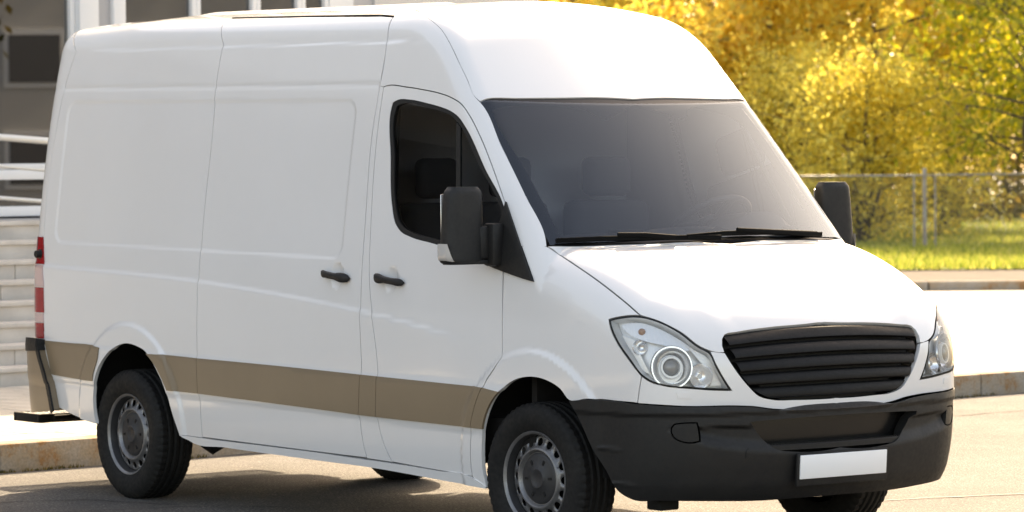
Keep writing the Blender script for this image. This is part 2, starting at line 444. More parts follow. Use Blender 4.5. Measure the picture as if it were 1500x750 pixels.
# ---------------------------------------------------------------- setting materials
m = M['asphalt'] = mat('asphalt', (.14, .13, .115), .8)
c = N(m, 'ShaderNodeTexCoord'); v = c.outputs['Object']
n1 = noise(m, 75, 5, .75, vec=v); n2 = noise(m, .8, 5, .6, vec=v); n3 = noise(m, 38, 3, .6, vec=v)
vo = N(m, 'ShaderNodeTexVoronoi'); vo.inputs['Scale'].default_value = 95; L(m, v, vo.inputs['Vector'])
r1 = ramp(m, n1.outputs[0], [(.30, (.048, .044, .040)), (.5, (.135, .126, .115)), (.70, (.34, .32, .295))]); r2 = ramp(m, n2.outputs[0], [(.3, g3(.62)), (.7, g3(1.25))])
r3 = ramp(m, vo.outputs['Color'], [(.05, g3(.75)), (.75, g3(1.0)), (.93, g3(1.9))])
k = mixc(m, 1.0, r1.outputs[0], r2.outputs[0], 'MULTIPLY'); k = mixc(m, 1.0, k, r3.outputs[0], 'MULTIPLY'); L(m, k, BS(m).inputs['Base Color'])
add = N(m, 'ShaderNodeMath', operation='ADD'); L(m, n1.outputs[0], add.inputs[0]); L(m, n3.outputs[0], add.inputs[1]); bump(m, add.outputs[0], 1.0, .02)
m = M['slab'] = mat('paving', (.5, .46, .40), .85); nn = noise(m, 2.2, 7, .65); r = ramp(m, nn.outputs[0], [(.3, (.40, .365, .31)), (.7, (.56, .52, .455))]); n4 = noise(m, 120, 2); r4 = ramp(m, n4.outputs[0], [(.3, g3(.86)), (.7, g3(1.08))]); L(m, mixc(m, 1.0, r.outputs[0], r4.outputs[0], 'MULTIPLY'), BS(m).inputs['Base Color']); bump(m, n4.outputs[0], .3, .003)
m = M['kerb'] = mat('kerb_concrete', (.36, .32, .27), .9); nn = noise(m, 3.2, 8, .7); r = ramp(m, nn.outputs[0], [(.42, (.34, .31, .27)), (.56, (.33, .27, .20)), (.64, (.30, .155, .06)), (.72, (.33, .22, .13))]); nb_ = noise(m, 60, 4); r4 = ramp(m, nb_.outputs[0], [(.3, g3(.75)), (.7, g3(1.1))]); L(m, mixc(m, 1.0, r.outputs[0], r4.outputs[0], 'MULTIPLY'), BS(m).inputs['Base Color']); bump(m, nb_.outputs[0], .5, .006)
m = M['stone'] = mat('stair_stone', (.42, .39, .35), .85); weather(m, (.60, .56, .51), (.34, .31, .28), 2.2, .8); nb_ = noise(m, 70, 3); bump(m, nb_.outputs[0], .3, .004)
M['white_frame'] = mat('white_frame', (.78, .79, .80), .45); M['grey_panel'] = mat('grey_panel', (.42, .42, .43), .6); M['tube'] = mat('rail_tube', (.72, .71, .68), .35, metal=.3)
m = M['dirt'] = mat('dirt', (.25, .20, .15), .95); nn = noise(m, 5, 7, .7); r = ramp(m, nn.outputs[0], [(.3, (.05, .037, .027)), (.7, (.12, .093, .07))]); L(m, r.outputs[0], BS(m).inputs['Base Color'])
m = M['soil'] = mat('lawn_soil', (.05, .075, .015), .95); nn = noise(m, 1.4, 6, .7); r = ramp(m, nn.outputs[0], [(.35, (.06, .085, .018)), (.65, (.24, .25, .06))]); L(m, r.outputs[0], BS(m).inputs['Base Color'])
m = M['bark'] = mat('bark', (.10, .075, .05), .9); nn = noise(m, 8, 6, .7); r = ramp(m, nn.outputs[0], [(.3, (.05, .036, .025)), (.7, (.16, .12, .085))]); L(m, r.outputs[0], BS(m).inputs['Base Color'])
M['interior'] = mat('room_dark', (.16, .16, .155), .9); M['render_wall'] = mat('pale_render', (.55, .545, .53), .85)
M['rust'] = mat('weathered_steel', (.34, .33, .31), .5, metal=.5); weather(M['rust'], (.36, .36, .35), (.22, .13, .08), 9, .8)
M['wire'] = mat('galvanised_wire', (.40, .40, .40), .45, metal=.7)
def leafmat(name, cols, trans=.55):
    m = bpy.data.materials.new(name); m.use_nodes = True; nt = m.node_tree; nt.nodes.clear()
    o = nt.nodes.new('ShaderNodeOutputMaterial'); d = nt.nodes.new('ShaderNodeBsdfDiffuse'); t = nt.nodes.new('ShaderNodeBsdfTranslucent'); mx = nt.nodes.new('ShaderNodeMixShader'); g = nt.nodes.new('ShaderNodeBsdfGlossy'); mx2 = nt.nodes.new('ShaderNodeMixShader')
    ge = nt.nodes.new('ShaderNodeNewGeometry'); r = ramp(m, ge.outputs['Random Per Island'], cols)
    mx.inputs[0].default_value = trans; mx2.inputs[0].default_value = .025; g.inputs['Roughness'].default_value = .35
    for s in (d, t): nt.links.new(r.outputs[0], s.inputs[0])
    nt.links.new(d.outputs[0], mx.inputs[1]); nt.links.new(t.outputs[0], mx.inputs[2]); nt.links.new(mx.outputs[0], mx2.inputs[1]); nt.links.new(g.outputs[0], mx2.inputs[2]); nt.links.new(mx2.outputs[0], o.inputs[0])
    return m
M['leaf_gold'] = leafmat('golden_leaves', [(0, (.60, .36, .06)), (.3, (.78, .56, .10)), (.7, (.82, .67, .15)), (1, (.56, .50, .13))], .62)
M['leaf_yellow'] = leafmat('yellow_leaves', [(0, (.62, .50, .08)), (.4, (.85, .70, .14)), (.8, (.78, .68, .17)), (1, (.46, .45, .11))], .62)
M['leaf_green'] = leafmat('yellow_green_leaves', [(0, (.20, .24, .03)), (.5, (.42, .42, .045)), (.8, (.75, .60, .05)), (1, (.25, .28, .04))], .6)
M['leaf_olive'] = leafmat('olive_leaves', [(0, (.06, .06, .02)), (.5, (.13, .105, .03)), (.85, (.24, .17, .035)), (1, (.40, .28, .05))], .4)
M['grass'] = leafmat('grass_blades', [(0, (.10, .16, .025)), (.45, (.30, .36, .06)), (.8, (.56, .54, .11)), (1, (.66, .58, .17))], .55)
M['litter'] = leafmat('fallen_leaves', [(0, (.55, .50, .38)), (.5, (.60, .40, .10)), (1, (.70, .68, .60))], .2)
KD = Vector((-.1105, .9939, 0)); KN = Vector((.9939, .1105, 0)); K0 = Vector((-5.585, -.711, 0))     # kerb line: direction, normal towards the road
ANG = math.atan2(KD.y, KD.x)-math.pi/2
RZ = Matrix.Rotation(ANG, 3, 'Z')
def kp(s, b, z=0): return K0+KD*s-KN*b+Vector((0, 0, z))     # s along the kerb, b behind it
def kbox(name, s0, s1, b0, b1, z0, z1, mt, parent=None, bev=0):
    o = box(name, (0, 0, 0), (abs(b1-b0), abs(s1-s0), z1-z0), mt, parent, bev); o.location = kp((s0+s1)/2, (b0+b1)/2, (z0+z1)/2); o.rotation_euler = (0, 0, ANG)
    return o
# ground, pavement
road = tag(mobj('road', [(-400, -400, 0), (400, -400, 0), (400, 400, 0), (-400, 400, 0)], [(0, 1, 2, 3)], M['asphalt']), kind='structure')
def gpix(px, py):
    d = CF*FPX+CR*(px-750)-CU*(py-375); t = -CAMP[2]/d[2]; return Vector(CAMP+t*d)
def road_strip(name, pts, wdt, mt):
    P = [gpix(*p) for p in pts]; Q = []
    for a_, b_ in zip(P, P[1:]):
        k_ = max(2, int((b_-a_).length/.12)); Q += [a_.lerp(b_, i_/k_)+Vector((rnd.gauss(0, .012), rnd.gauss(0, .012), 0)) for i_ in range(k_)]
    Q.append(P[-1]); V = []; F = []
    for i_, q in enumerate(Q):
        t_ = (Q[min(i_+1, len(Q)-1)]-Q[max(i_-1, 0)]).normalized(); n_ = Vector((-t_.y, t_.x, 0))*wdt*rnd.uniform(.35, 1); V += [q+n_+Vector((0, 0, .004)), q-n_+Vector((0, 0, .004))]
    F = [(2*i_, 2*i_+1, 2*i_+3, 2*i_+2) for i_ in range(len(Q)-1)]; return mobj(name, V, F, mt, road)
road_strip('road_joint', [(1180, 742), (1300, 733), (1500, 724)], .022, mat('pale_joint', (.30, .28, .25), .9))
road_strip('road_crack', [(-40, 738), (120, 733), (260, 740)], .012, mat('dark_crack', (.03, .027, .023), .95))
road_strip('road_crack', [(1400, 610), (1500, 602)], .014, mat('dark_crack', (.05, .045, .04), .95))
road_strip('road_crack', [(60, 752), (300, 742), (420, 744)], .010, mat('dark_crack', (.03, .027, .023), .95))
pv = tag(empty('pavement'), kind='structure')
kbox('pavement_base', -14, 60, .16, 60, -.05, .150, M['slab'], pv)
s = -14.0; i = 0
while s < 22:
    ln = 1.0 if s < 14 else 2.0
    o = kbox('kerb_stone', s+.004, s+ln-.004, -.001-.004*(i % 3), .16, -.1, .166+.004*rnd.random(), M['kerb'], pv, .012); s += ln; i += 1
tiles = []
slab_me = {}
def slab(s0, s1, b0, b1):
    key = (round(s1-s0, 2), round(b1-b0, 2))
    if key not in slab_me:
        o = box('paving_slab', (0, 0, 0), (key[1]-.008, key[0]-.008, .03), M['slab'], pv, .004, seg=1); slab_me[key] = o.data
    else:
        o = bpy.data.objects.new('paving_slab', slab_me[key]); LINK(o); o.parent = pv
    o.location = kp((s0+s1)/2, (b0+b1)/2, .152+.003*rnd.random()); o.rotation_euler = (rnd.uniform(-.002, .002), rnd.uniform(-.002, .002), ANG)
b = .17
while b < 4.55:
    s = -2.4+(.2 if int(b/.4) % 2 else 0)
    while s < 3.6: slab(s, s+.4, b, b+.4); s += .4
    b += .4
for b in np.arange(.17, 14, 2.4):
    for s in np.arange(6, 18, 2.4): slab(s, s+2.4, b, b+2.4)
# moss and weeds along the kerb foot
def tufts(name, pts, h, w, mt, parent=None, per=1):
    V = []; F = []
    for p in pts:
        for _ in range(per):
            a = rnd.uniform(0, 6.283); hh = h*rnd.uniform(.4, 1.3); lean = Vector((rnd.gauss(0, .35), rnd.gauss(0, .35), 1))*hh; d = Vector((math.cos(a), math.sin(a), 0))*w
            q = Vector(p)+Vector((rnd.gauss(0, w*2), rnd.gauss(0, w*2), 0)); i = len(V); V += [q-d, q+d, q+lean]; F.append((i, i+1, i+2))
    return mobj(name, V, F, mt, parent)
wp = []
for _ in range(1400):
    s = rnd.uniform(-4, 18);
    if math.sin(s*2.3)+math.sin(s*5.1+1) > .2: wp.append(kp(s, -.012-abs(rnd.gauss(0, .012)), 0))
tag(tufts('kerb_weeds', wp, .022, .006, M['leaf_olive'], None, 2), 'low moss and weeds along the foot of the kerb', 'weeds', kind='stuff')
# stairs
STB = 4.62
stair = tag(empty('staircase'), 'pale stone staircase of eight steps rising from the pavement to the building', 'staircase')
for k in range(8):
    st = empty('step', (0, 0, 0), stair); z0 = .155+.151*k; b0 = STB+.30*k
    kbox('tread', -7, 5.4, b0-.025, b0+.34, z0+.115, z0+.151, M['stone'], st, .006)
    s = -7+(.35 if k % 2 else 0)
    while s < 5.35:
        e = min(s+.85, 5.4); kbox('riser_stone', s+.004, e-.004, b0+.002*rnd.random(), b0+.3, z0-.03, z0+.1145, M['stone'], st, .004); s = e
zt = .155+.151*8
kbox('landing', -7, 5.4, STB+2.4, STB+6, zt-.3, zt-.004, M['stone'], stair)
# building
bl = tag(empty('building'), 'glass fronted building with white frames at the top of the stairs', 'building')
FB = STB+4.6
def px_s(px, b, z):          # where along the facade a picture column falls
    lo, hi = -30., 40.
    for _ in range(50):
        mid = (lo+hi)/2
        if proj(np.array(kp(mid, b, z)))[0] < px: lo = mid
        else: hi = mid
    return lo
SE = px_s(785, FB, 2.6)
kbox('floor_slab', -14, SE, FB-.2, FB+8, .1, zt-.02, M['grey_panel'], bl)
kbox('back_wall', -14, SE, FB+3.6, FB+3.9, zt, 9, M['interior'], bl); kbox('ceiling', -14, SE, FB+.2, FB+3.6, 4.6, 4.8, M['interior'], bl)
kbox('upper_wall', -14, SE, FB-.05, FB+.3, 5.2, 9, M['render_wall'], bl)
def pane(s0, s1, z0, z1, b=FB, fw=.05, mt=None):
    w = empty('window', (0, 0, 0), bl)
    kbox('pane', s0+fw*.5, s1-fw*.5, b+.02, b+.03, z0+fw*.5, z1-fw*.5, M['bgglass'], w)
    for a, c_, e, f_ in ((s0, s1, z0, z0+fw), (s0, s1, z1-fw, z1), (s0, s0+fw, z0+fw+.002, z1-fw-.002), (s1-fw, s1, z0+fw+.002, z1-fw-.002)): kbox('frame', a, c_, b-.03, b+.06, e, f_, M['white_frame'], w, .004)
cols = [px_s(x, FB, 2.6) for x in (-520, -205, 108, 176, 286, 374, 440, 480)]
pane(cols[0], cols[1]-.02, zt, zt+.42, fw=.09); pane(cols[1], cols[2], zt, zt+.42, fw=.09)
pane(cols[0], cols[1]-.02, zt+.425, 5.2); pane(cols[1], cols[2], zt+.425, 5.2)
kbox('white_post', cols[2]+.005, px_s(137, FB, 2.6), FB-.10, FB+.15, zt, 5.2, M['white_frame'], bl, .01)
kbox('grey_post', px_s(137, FB, 2.6)+.003, px_s(158, FB, 2.6), FB-.05, FB+.15, zt, 5.2, M['grey_panel'], bl, .005)
kbox('white_post', px_s(158, FB, 2.6)+.003, cols[3], FB-.10, FB+.15, zt, 5.2, M['white_frame'], bl, .01)
for a, b_ in zip(cols[3:-1], cols[4:]): pane(a+.003, b_, zt, 5.2)
kbox('white_panel', cols[-1]+.003, px_s(515, FB, 2.6), FB-.04, FB+.2, zt, 5.2, M['white_frame'], bl)
kbox('grey_panel', px_s(515, FB, 2.6)+.003, px_s(545, FB, 2.6), FB-.02, FB+.2, zt, 5.2, M['grey_panel'], bl)
kbox('end_wall', px_s(545, FB, 2.6)+.003, px_s(785, FB, 2.6), FB-.05, FB+3.5, zt, 5.2, M['render_wall'], bl)
# railing on the landing
rl = tag(empty('railing'), 'white tubular handrail with three rails at the head of the stairs', 'railing')
def rail_pt(px, py, b):
    d = ray(px, py); nrm = np.array(KN); t = ((np.array(kp(0, b))-CAMP)@nrm)/(d@nrm); return Vector(CAMP+t*d)
for (y0, y1, r_) in ((201, 206, .030), (243, 250, .018), (290, 295, .018)):
    tube('rail', [rail_pt(-420, y0-38, STB+3.0), rail_pt(0, y0, STB+3.0), rail_pt(180, y1+9, STB+3.0)], r_, M['tube'], rl, 10)
for px in (-420, -180, 130):
    a_ = rail_pt(px, 200, STB+3.0); tube('post', [(a_.x, a_.y, zt-.02), (a_.x, a_.y, a_.z)], .024, M['tube'], rl, 10)
# blocks across the street, seen only as reflections in the glass front and in the van's paint
def block(loc, rot, label, length=30, nw=9):
    ab = tag(empty('apartment_block', loc), label, 'building', 'blocks across the street'); ab.rotation_euler = (0, 0, math.radians(rot))
    box('wall', (4, 0, 6), (8, length, 12), M['render_wall'], ab); box('roof', (4, 0, 12.15), (8.5, length+.5, .3), M['grey_panel'], ab)
    for fl_ in range(4):
        for k in range(nw):
            w = empty('window', (-.02, -length/2+2.2+3.2*k, 2.0+2.8*fl_), ab)
            if 'wm' not in BLK:
                f1 = box('frame', (0, 0, 0), (.08, 1.7, 1.6), M['white_frame'], w); f2 = box('pane', (-.06, 0, 0), (.04, 1.4, 1.3), mat('block_pane', (.13, .13, .135), .2), w); BLK['wm'] = (f1.data, f2.data)
            else:
                for nm, dd_ in (('frame', BLK['wm'][0]), ('pane', BLK['wm'][1])):
                    o = bpy.data.objects.new(nm, dd_); LINK(o); o.parent = w
BLK = {}
block((34, 49, 0), 42, 'pale apartment block across the street mirrored in the glass front')
block((-34, -34, 0), 218, 'long pale apartment block added out of view to reflect in the van side', 46, 14)  # added out of view so the van side has something to reflect
# ---------------------------------------------------------------- far side: dirt verge, lawn, fence, trees
FH = Vector((math.cos(YAW), math.sin(YAW), 0)); RH = Vector((math.sin(YAW), -math.cos(YAW), 0)); C0 = Vector((CAMP[0], CAMP[1], 0))
def gp(depth, px, z=.17): return C0+FH*depth+RH*((px-750)*depth/FPX)+Vector((0, 0, z))
def quad_strip(name, d0, d1, z0, z1, mt, x0=-30, x1=60):
    a = [C0+FH*d0+RH*x0, C0+FH*d0+RH*x1, C0+FH*d1+RH*x1, C0+FH*d1+RH*x0]
    return mobj(name, [(p.x, p.y, z) for p, z in zip(a, (z0, z0, z1, z1))], [(0, 1, 2, 3)], mt)
tag(quad_strip('verge', 45, 50, .262, .30, M['dirt'], 2.0, 60), kind='structure')
kb = tag(empty('far_kerb'), kind='structure')
for k in range(26):
    o = box('kerb_stone', (0, 0, 0), (1.48, .16, .16), M['kerb'], kb, .012); p = C0+FH*45.0+RH*(3+1.5*k); o.location = (p.x, p.y, .19); o.rotation_euler = (0, 0, math.atan2(RH.y, RH.x))
# lawn rises gently towards the wood
def lawn_z(d): return .175+.0*max(0, d-51)
tag(quad_strip('lawn', 48.6, 140, .305, .6, M['soil'], 1.0, 70), kind='structure')
lz = lambda d: .305+(d-48.6)*.295/91.4
pts = []
for _ in range(30000):
    d = 48.6+abs(rnd.gauss(0, 1))*13; pts.append(C0+FH*d+RH*rnd.uniform(3.0, 15.5)*(d/60)+Vector((0, 0, lz(d))))
tag(tufts('lawn_grass', pts, .13, .012, M['grass'], None, 2), 'short sunlit grass on the lawn in front of the trees', 'grass', kind='stuff')
# fallen leaves
V = []; F = []
for _ in range(900):
    d = 51+abs(rnd.gauss(0, 1))*9; p = C0+FH*d+RH*rnd.uniform(4.5, 15)*(d/60)+Vector((0, 0, lz(d)+.06*rnd.random()+.02)); a = Vector((rnd.gauss(0, 1), rnd.gauss(0, 1), rnd.gauss(0, .6))).normalized()*.045; b = a.cross(Vector((0, 0, 1))).normalized()*.035; i = len(V); V += [p-a, p-b, p+a, p+b]; F.append((i, i+1, i+2, i+3))
tag(mobj('leaf_litter', V, F, M['litter']), 'pale fallen leaves scattered over the lawn', 'leaf litter', kind='stuff')
# trees
def rand_dirs(n): v = nrng.normal(size=(n, 3)); return v/np.linalg.norm(v, axis=1)[:, None]
def leaves_mesh(name, centres, n_per, spread, size, mt, parent):
    n = len(centres)*n_per; C = np.repeat(np.array(centres), n_per, 0)+nrng.normal(size=(n, 3))*np.array(spread)
    a = rand_dirs(n); b = np.cross(a, rand_dirs(n)); b /= np.maximum(np.linalg.norm(b, axis=1), 1e-6)[:, None]
    s = size*nrng.uniform(.6, 1.35, size=(n, 1)); V = np.empty((n, 4, 3)); V[:, 0] = C-a*s; V[:, 1] = C-b*s*.62+a*s*.1; V[:, 2] = C+a*s; V[:, 3] = C+b*s*.62+a*s*.1
    me = bpy.data.meshes.new(name); me.vertices.add(n*4); me.vertices.foreach_set('co', V.ravel()); me.loops.add(n*4); me.polygons.add(n)
    me.loops.foreach_set('vertex_index', np.arange(n*4)); me.polygons.foreach_set('loop_start', np.arange(n)*4); me.update(calc_edges=True)
    return mesh_obj(name, me, mt, parent)
def tree(name, loc, h, rad, label, cat, leaf, n_leaf, size, grp=None, base=.25, stems=1, trunk_r=.12, lim=22, spread=.28):
    t = tag(empty(name, loc), label, cat, grp); V = []; F = []; tips = []
    def add(path, r):
        v, f = tube_geo(path, r, 6); o = len(V); V.extend(v); F.extend([tuple(i+o for i in q) for q in f])
    for sidx in range(stems):
        a0 = rnd.uniform(0, 6.28); lean = (rnd.uniform(.0, .06) if stems == 1 else rnd.uniform(.10, .45))*h
        P = []
        for k in range(7):
            u = k/6; P.append(Vector((math.cos(a0)*lean*u+rnd.gauss(0, .02*h)*u, math.sin(a0)*lean*u+rnd.gauss(0, .02*h)*u, h*.9*u)))
        add(P, [trunk_r*(1-.85*k/6)+.008 for k in range(7)])
        for j in range(lim//stems):
            u = base+(1-base)*(j+rnd.random())/(lim//stems); i = min(int(u*6), 5); st = P[i].lerp(P[i+1], u*6-i); a = rnd.uniform(0, 6.28)
            env = rad*(math.sin(math.pi*min(1, .12+.88*(u-base)/(1-base)*.86+.1))**.6)*rnd.uniform(.55, 1.1)
            en = st+Vector((math.cos(a)*env, math.sin(a)*env, env*rnd.uniform(.15, .75))); md = st.lerp(en, .5)+Vector((rnd.gauss(0, .1), rnd.gauss(0, .1), rnd.uniform(-.05, .2)))*env*.6
            r0 = trunk_r*(1-.8*u)*.5+.008; add([st, md, en], [r0, r0*.6, .006])
            for q in range(7):
                w = rnd.uniform(.3, 1.08); b = (st.lerp(md, w*2) if w < .5 else md.lerp(en, w*2-1)); e2 = b+Vector((rnd.gauss(0, 1), rnd.gauss(0, 1), rnd.gauss(.1, .7)))*env*.26
                add([b, e2], [r0*.4, .004]); tips.append(tuple(e2)); tips.append(tuple(b.lerp(e2, .5)))
    mobj('trunk', V, F, M['bark'], t, True)
    tips = np.array(tips); leaves_mesh('crown', tips, max(1, n_leaf//len(tips)), (spread, spread, spread*.8), size, M[leaf], t)
    return t
G1 = 'golden autumn trees at the wood edge'
tree('autumn_tree', gp(66, 1130), 8.5, 2.6, 'golden orange tree whose crown rises straight behind the van roof slope', 'tree', 'leaf_gold', 15000, .085, G1)
tree('autumn_tree', gp(70, 1290), 9.0, 2.8, 'tall golden tree standing behind the low yellow shrub', 'tree', 'leaf_gold', 16000, .085, G1)
tree('autumn_tree', gp(74, 960), 9.0, 3.0, 'golden brown tree with its crown just above the van roof', 'tree', 'leaf_gold', 12000, .08, G1)
tree('autumn_tree', gp(80, 1210), 10.5, 3.2, 'tall dull gold tree in the second row of the wood', 'tree', 'leaf_yellow', 12000, .08, G1)
tree('autumn_tree', gp(84, 840), 10.5, 3.2, 'golden tree beside the end wall of the building', 'tree', 'leaf_gold', 10000, .08, G1)
tree('green_tree', gp(62, 1530), 8.0, 2.5, 'dark-branched tree with yellow green leaves beyond the fence rail', 'tree', 'leaf_green', 13000, .075, base=.30, lim=26, trunk_r=.075)
tree('green_tree', gp(72, 1640), 9.5, 3.0, 'broad yellow green tree at the end of the fence', 'tree', 'leaf_green', 12000, .08)
tree('yellow_shrub', gp(61, 1265, .3), 3.3, 1.7, 'bright yellow multi-stemmed shrub beside the fence post', 'shrub', 'leaf_yellow', 16000, .046, base=.03, stems=6, trunk_r=.035, lim=48, spread=.2)
tree('yellow_shrub', gp(64, 1150, .3), 3.6, 1.8, 'pale yellow shrub growing behind the van door mirror', 'shrub', 'leaf_yellow', 14000, .046, base=.03, stems=6, trunk_r=.03, lim=48, spread=.2)
tree('yellow_shrub', gp(66, 1375, .3), 2.9, 1.4, 'slim yellow shrub behind the fence post', 'shrub', 'leaf_yellow', 9000, .046, base=.05, stems=4, trunk_r=.03, lim=40, spread=.2)
tree('autumn_tree', gp(76, 1400), 9.5, 3.0, 'yellow tree rising behind the fence post', 'tree', 'leaf_yellow', 14000, .08, G1)
tree('autumn_tree', gp(72, 1050), 8.0, 2.8, 'yellow tree beside the slope of the van roof', 'tree', 'leaf_yellow', 12000, .08, G1)
tree('bare_tree', gp(59, 1515), 7.0, 2.2, 'slender half bare tree with long dark branches beside the fence', 'tree', 'leaf_green', 3600, .07, base=.25, trunk_r=.05, lim=30)
# the dark wood behind
V = []; cs = []
for k in range(46):
    d = rnd.uniform(86, 104); x = rnd.uniform(-2, 26); hgt = rnd.uniform(7, 12); b = C0+FH*d+RH*x
    for _ in range(42):
        zz = rnd.uniform(.2, 1)*hgt; q = 1.6*math.sin(math.pi*min(1, .15+.8*zz/hgt)); cs.append((b.x+rnd.gauss(0, q*.7), b.y+rnd.gauss(0, q*.7), zz))
o = leaves_mesh('wood', cs, 26, (.5, .5, .45), .12, M['leaf_olive'], None); tag(o, 'dense olive brown wood closing the view behind the autumn trees', 'wood', kind='stuff')
V = []; F = []
for k in range(120):
    d = rnd.uniform(80, 100); b = C0+FH*d+RH*rnd.uniform(-1, 25); v, f = tube_geo([(b.x, b.y, .2), (b.x+rnd.gauss(0, .2), b.y+rnd.gauss(0, .2), 3), (b.x+rnd.gauss(0, .5), b.y+rnd.gauss(0, .5), 8)], [rnd.uniform(.05, .14), .07, .03], 6); o_ = len(V); V += v; F += [tuple(i+o_ for i in q) for q in f]
tag(mobj('wood_trunks', V, F, M['bark'], None, True), 'thin dark trunks massed deep in the wood', 'wood', kind='stuff')
us = [(lambda b: (b.x, b.y, rnd.uniform(.3, 2.4)))(C0+FH*rnd.uniform(78, 90)+RH*rnd.uniform(3, 22)) for _ in range(700)]
o = leaves_mesh('undergrowth', us, 22, (.45, .45, .35), .09, M['leaf_olive'], None); tag(o, 'dark olive undergrowth at the edge of the wood behind the lawn', 'undergrowth', kind='stuff')
# fence
fe = tag(empty('chain_link_fence', gp(57.5, 1355)), 'rusty chain link fence with grey posts along the lawn', 'fence')
fo = fe.location; fz = lz(57.5)
def fp(x, z): return tuple(RH*x+Vector((0, 0, z-fo.z)))
SP = 2.95
for k in range(-2, 4):
    tube('post', [fp(k*SP, fz-.05), fp(k*SP, fz+1.34)], .035, M['rust'], fe, 10)
for x in (-.17, .17):
    tube('stay', [fp(x, fz), fp(x*1.0, fz+1.22)], .016, M['rust'], fe, 8)
tube('top_rail', [fp(-2*SP, fz+1.22), fp(0, fz+1.22), fp(3*SP, fz+1.26)], .017, M['rust'], fe, 8)
V = []; F = []
for k in np.arange(-2*SP, 3*SP, .075):
    for sg in (1, -1):
        x0, x1 = k, k+sg*1.35
        if x1 < -2*SP or x1 > 3*SP: continue
        v, f = tube_geo([fp(x0, fz+.03), fp(x1, fz+1.20)], .0016, 3, False); o_ = len(V); V += v; F += [tuple(i+o_ for i in q) for q in f]
tag(mobj('wire_mesh', V, F, M['wire'], fe), kind='stuff')
for k, (x, y, lb) in enumerate(((22, 33, 'leafy tree added in front of the pale block for its reflection in the glass'), (12, 40, 'second tree added further along the pale block for its reflection in the glass'), (-24, -22, 'unseen tree added beside the long pale block for reflections in the van side'))):
    tree('reflection_tree', (x, y, 0), 7.5, 2.4, lb, 'tree', 'leaf_olive', 5000, .12)  # unseen trees, added for their reflections in the glass front and paint
# ---------------------------------------------------------------- the van
van = tag(empty('delivery_van'), 'white high-roof panel van with beige side stripe and black bumper parked at the kerb', 'van')
SIDE = (0, -1, 0)
P_ = M['paint']
SEAM_A = [(125, 37), (112, 75), (95, 132), (81, 200), (70, 275), (64.5, 346), (64, 388), (64, 440), (66, 497)]
QS = [(296, 641), (291, 577), (288, 523), (290, 412), (300, 300), (310.7, 200), (316.8, 124.5), (327.5, 66.7), (341, 26.5)]
DS = [(538, 671.5), (526, 608), (529, 548), (527.5, 455), (535, 330), (545, 200), (556.7, 126), (566.7, 63.3), (577, 24)]
DR = [(562, 127), (552, 200), (543, 330), (542, 430), (545, 470), (553, 550), (551.5, 611), (562, 650), (575, 677)]
DTOP = [(562, 127), (566, 125.5), (595, 127), (620, 131), (645, 136.5), (660, 142), (677, 153), (687, 167), (704, 200), (722, 245), (736, 285), (742.5, 305), (743.5, 330)]
DFRONT = [(743.5, 330), (741, 365), (737, 400), (736, 460), (735, 524), (722, 543), (712, 558), (707, 568), (697, 594), (690, 627), (689, 660), (692, 698)]
HOODLINE = [(801, 361), (815, 370), (830, 380), (848, 392), (867, 405), (886, 419), (905, 434), (922, 448), (931, 456), (938, 462)]
HL_OUT = [(938, 462), (915, 463), (892, 468), (895, 482), (902, 498), (922, 528), (940, 551)]
RARCH = [(141, 621), (136.5, 590), (137, 562), (143, 540), (155, 520), (169, 508), (185, 503), (200, 507), (215, 518), (228, 540), (240, 567), (252, 605), (263, 637)]
FARCH = [(834, 587), (820, 570), (802, 558.5), (786, 553.5), (770, 553), (752, 558), (735, 570), (721, 587), (712, 608), (707, 635), (706, 665), (708, 692), (713, 713)]
q_out = SEAM_A+[(72, 530), (77, 552), (87, 597), (115, 611)]+RARCH+QS+[(240, 29), (170, 33)]
quarter = panel('side_panel', q_out, SIDE, P_, van, res=.0145, gap=.0008)
slide = panel('sliding_door', QS+[(450, 24)]+DS[::-1]+[(430, 658)], SIDE, P_, van, res=.0145, gap=.0045)
win_hole = [(573, 157), (575, 150), (582, 146), (600, 145.5), (625, 150.5), (645, 156), (660, 162), (672, 171), (683, 187), (710, 245), (741, 315), (743, 380), (738, 391), (700, 379), (634, 357), (600, 347), (586, 339), (578, 326), (573.5, 300), (571.5, 230)]
fdoor = panel('front_door', DTOP+DFRONT[1:]+[(640, 689)]+DR[::-1][:-1], SIDE, P_, van, res=.024, gap=.004, holes=[win_hole], hole_gap=-.001)
pillar = panel('door_pillar', DS[:7]+DR, SIDE, P_, van, res=.02, gap=.0016)
cabside = panel('cab_frame', [(577, 24), (588, 13), (598, 8.5), (609, 14.5), (620, 22), (634, 31.5), (647, 43.5), (660, 65), (672, 90), (685, 117), (697, 143), (703, 149), (735, 214), (770, 286), (800, 352), (801, 361), (764, 361)]+DTOP[::-1][1:]+DS[6:8], (.15, -.95, .25), P_, van, res=.022, gap=.0014)
fender = panel('fender', HOODLINE+HL_OUT[1:]+[(936, 575), (934, 591), (905, 588), (877, 585.5), (855, 585.5)]+FARCH+[(700, 707)]+DFRONT[::-1][:-3]+[(738, 397), (743, 399), (782, 412), (764, 361)], (.35, -.8, .42), P_, van, res=.02, gap=.003)
sill = panel('sill', [(263, 637), (300, 642), (380, 652), (460, 662), (537, 673), (576, 678.5), (640, 689), (692, 699), (713, 713), (712, 716), (640, 702), (545, 685), (470, 675), (400, 665.5), (330, 655.5), (282, 648), (268, 641)], SIDE, P_, van, res=.03, gap=.001, off=.004, flange=.05)
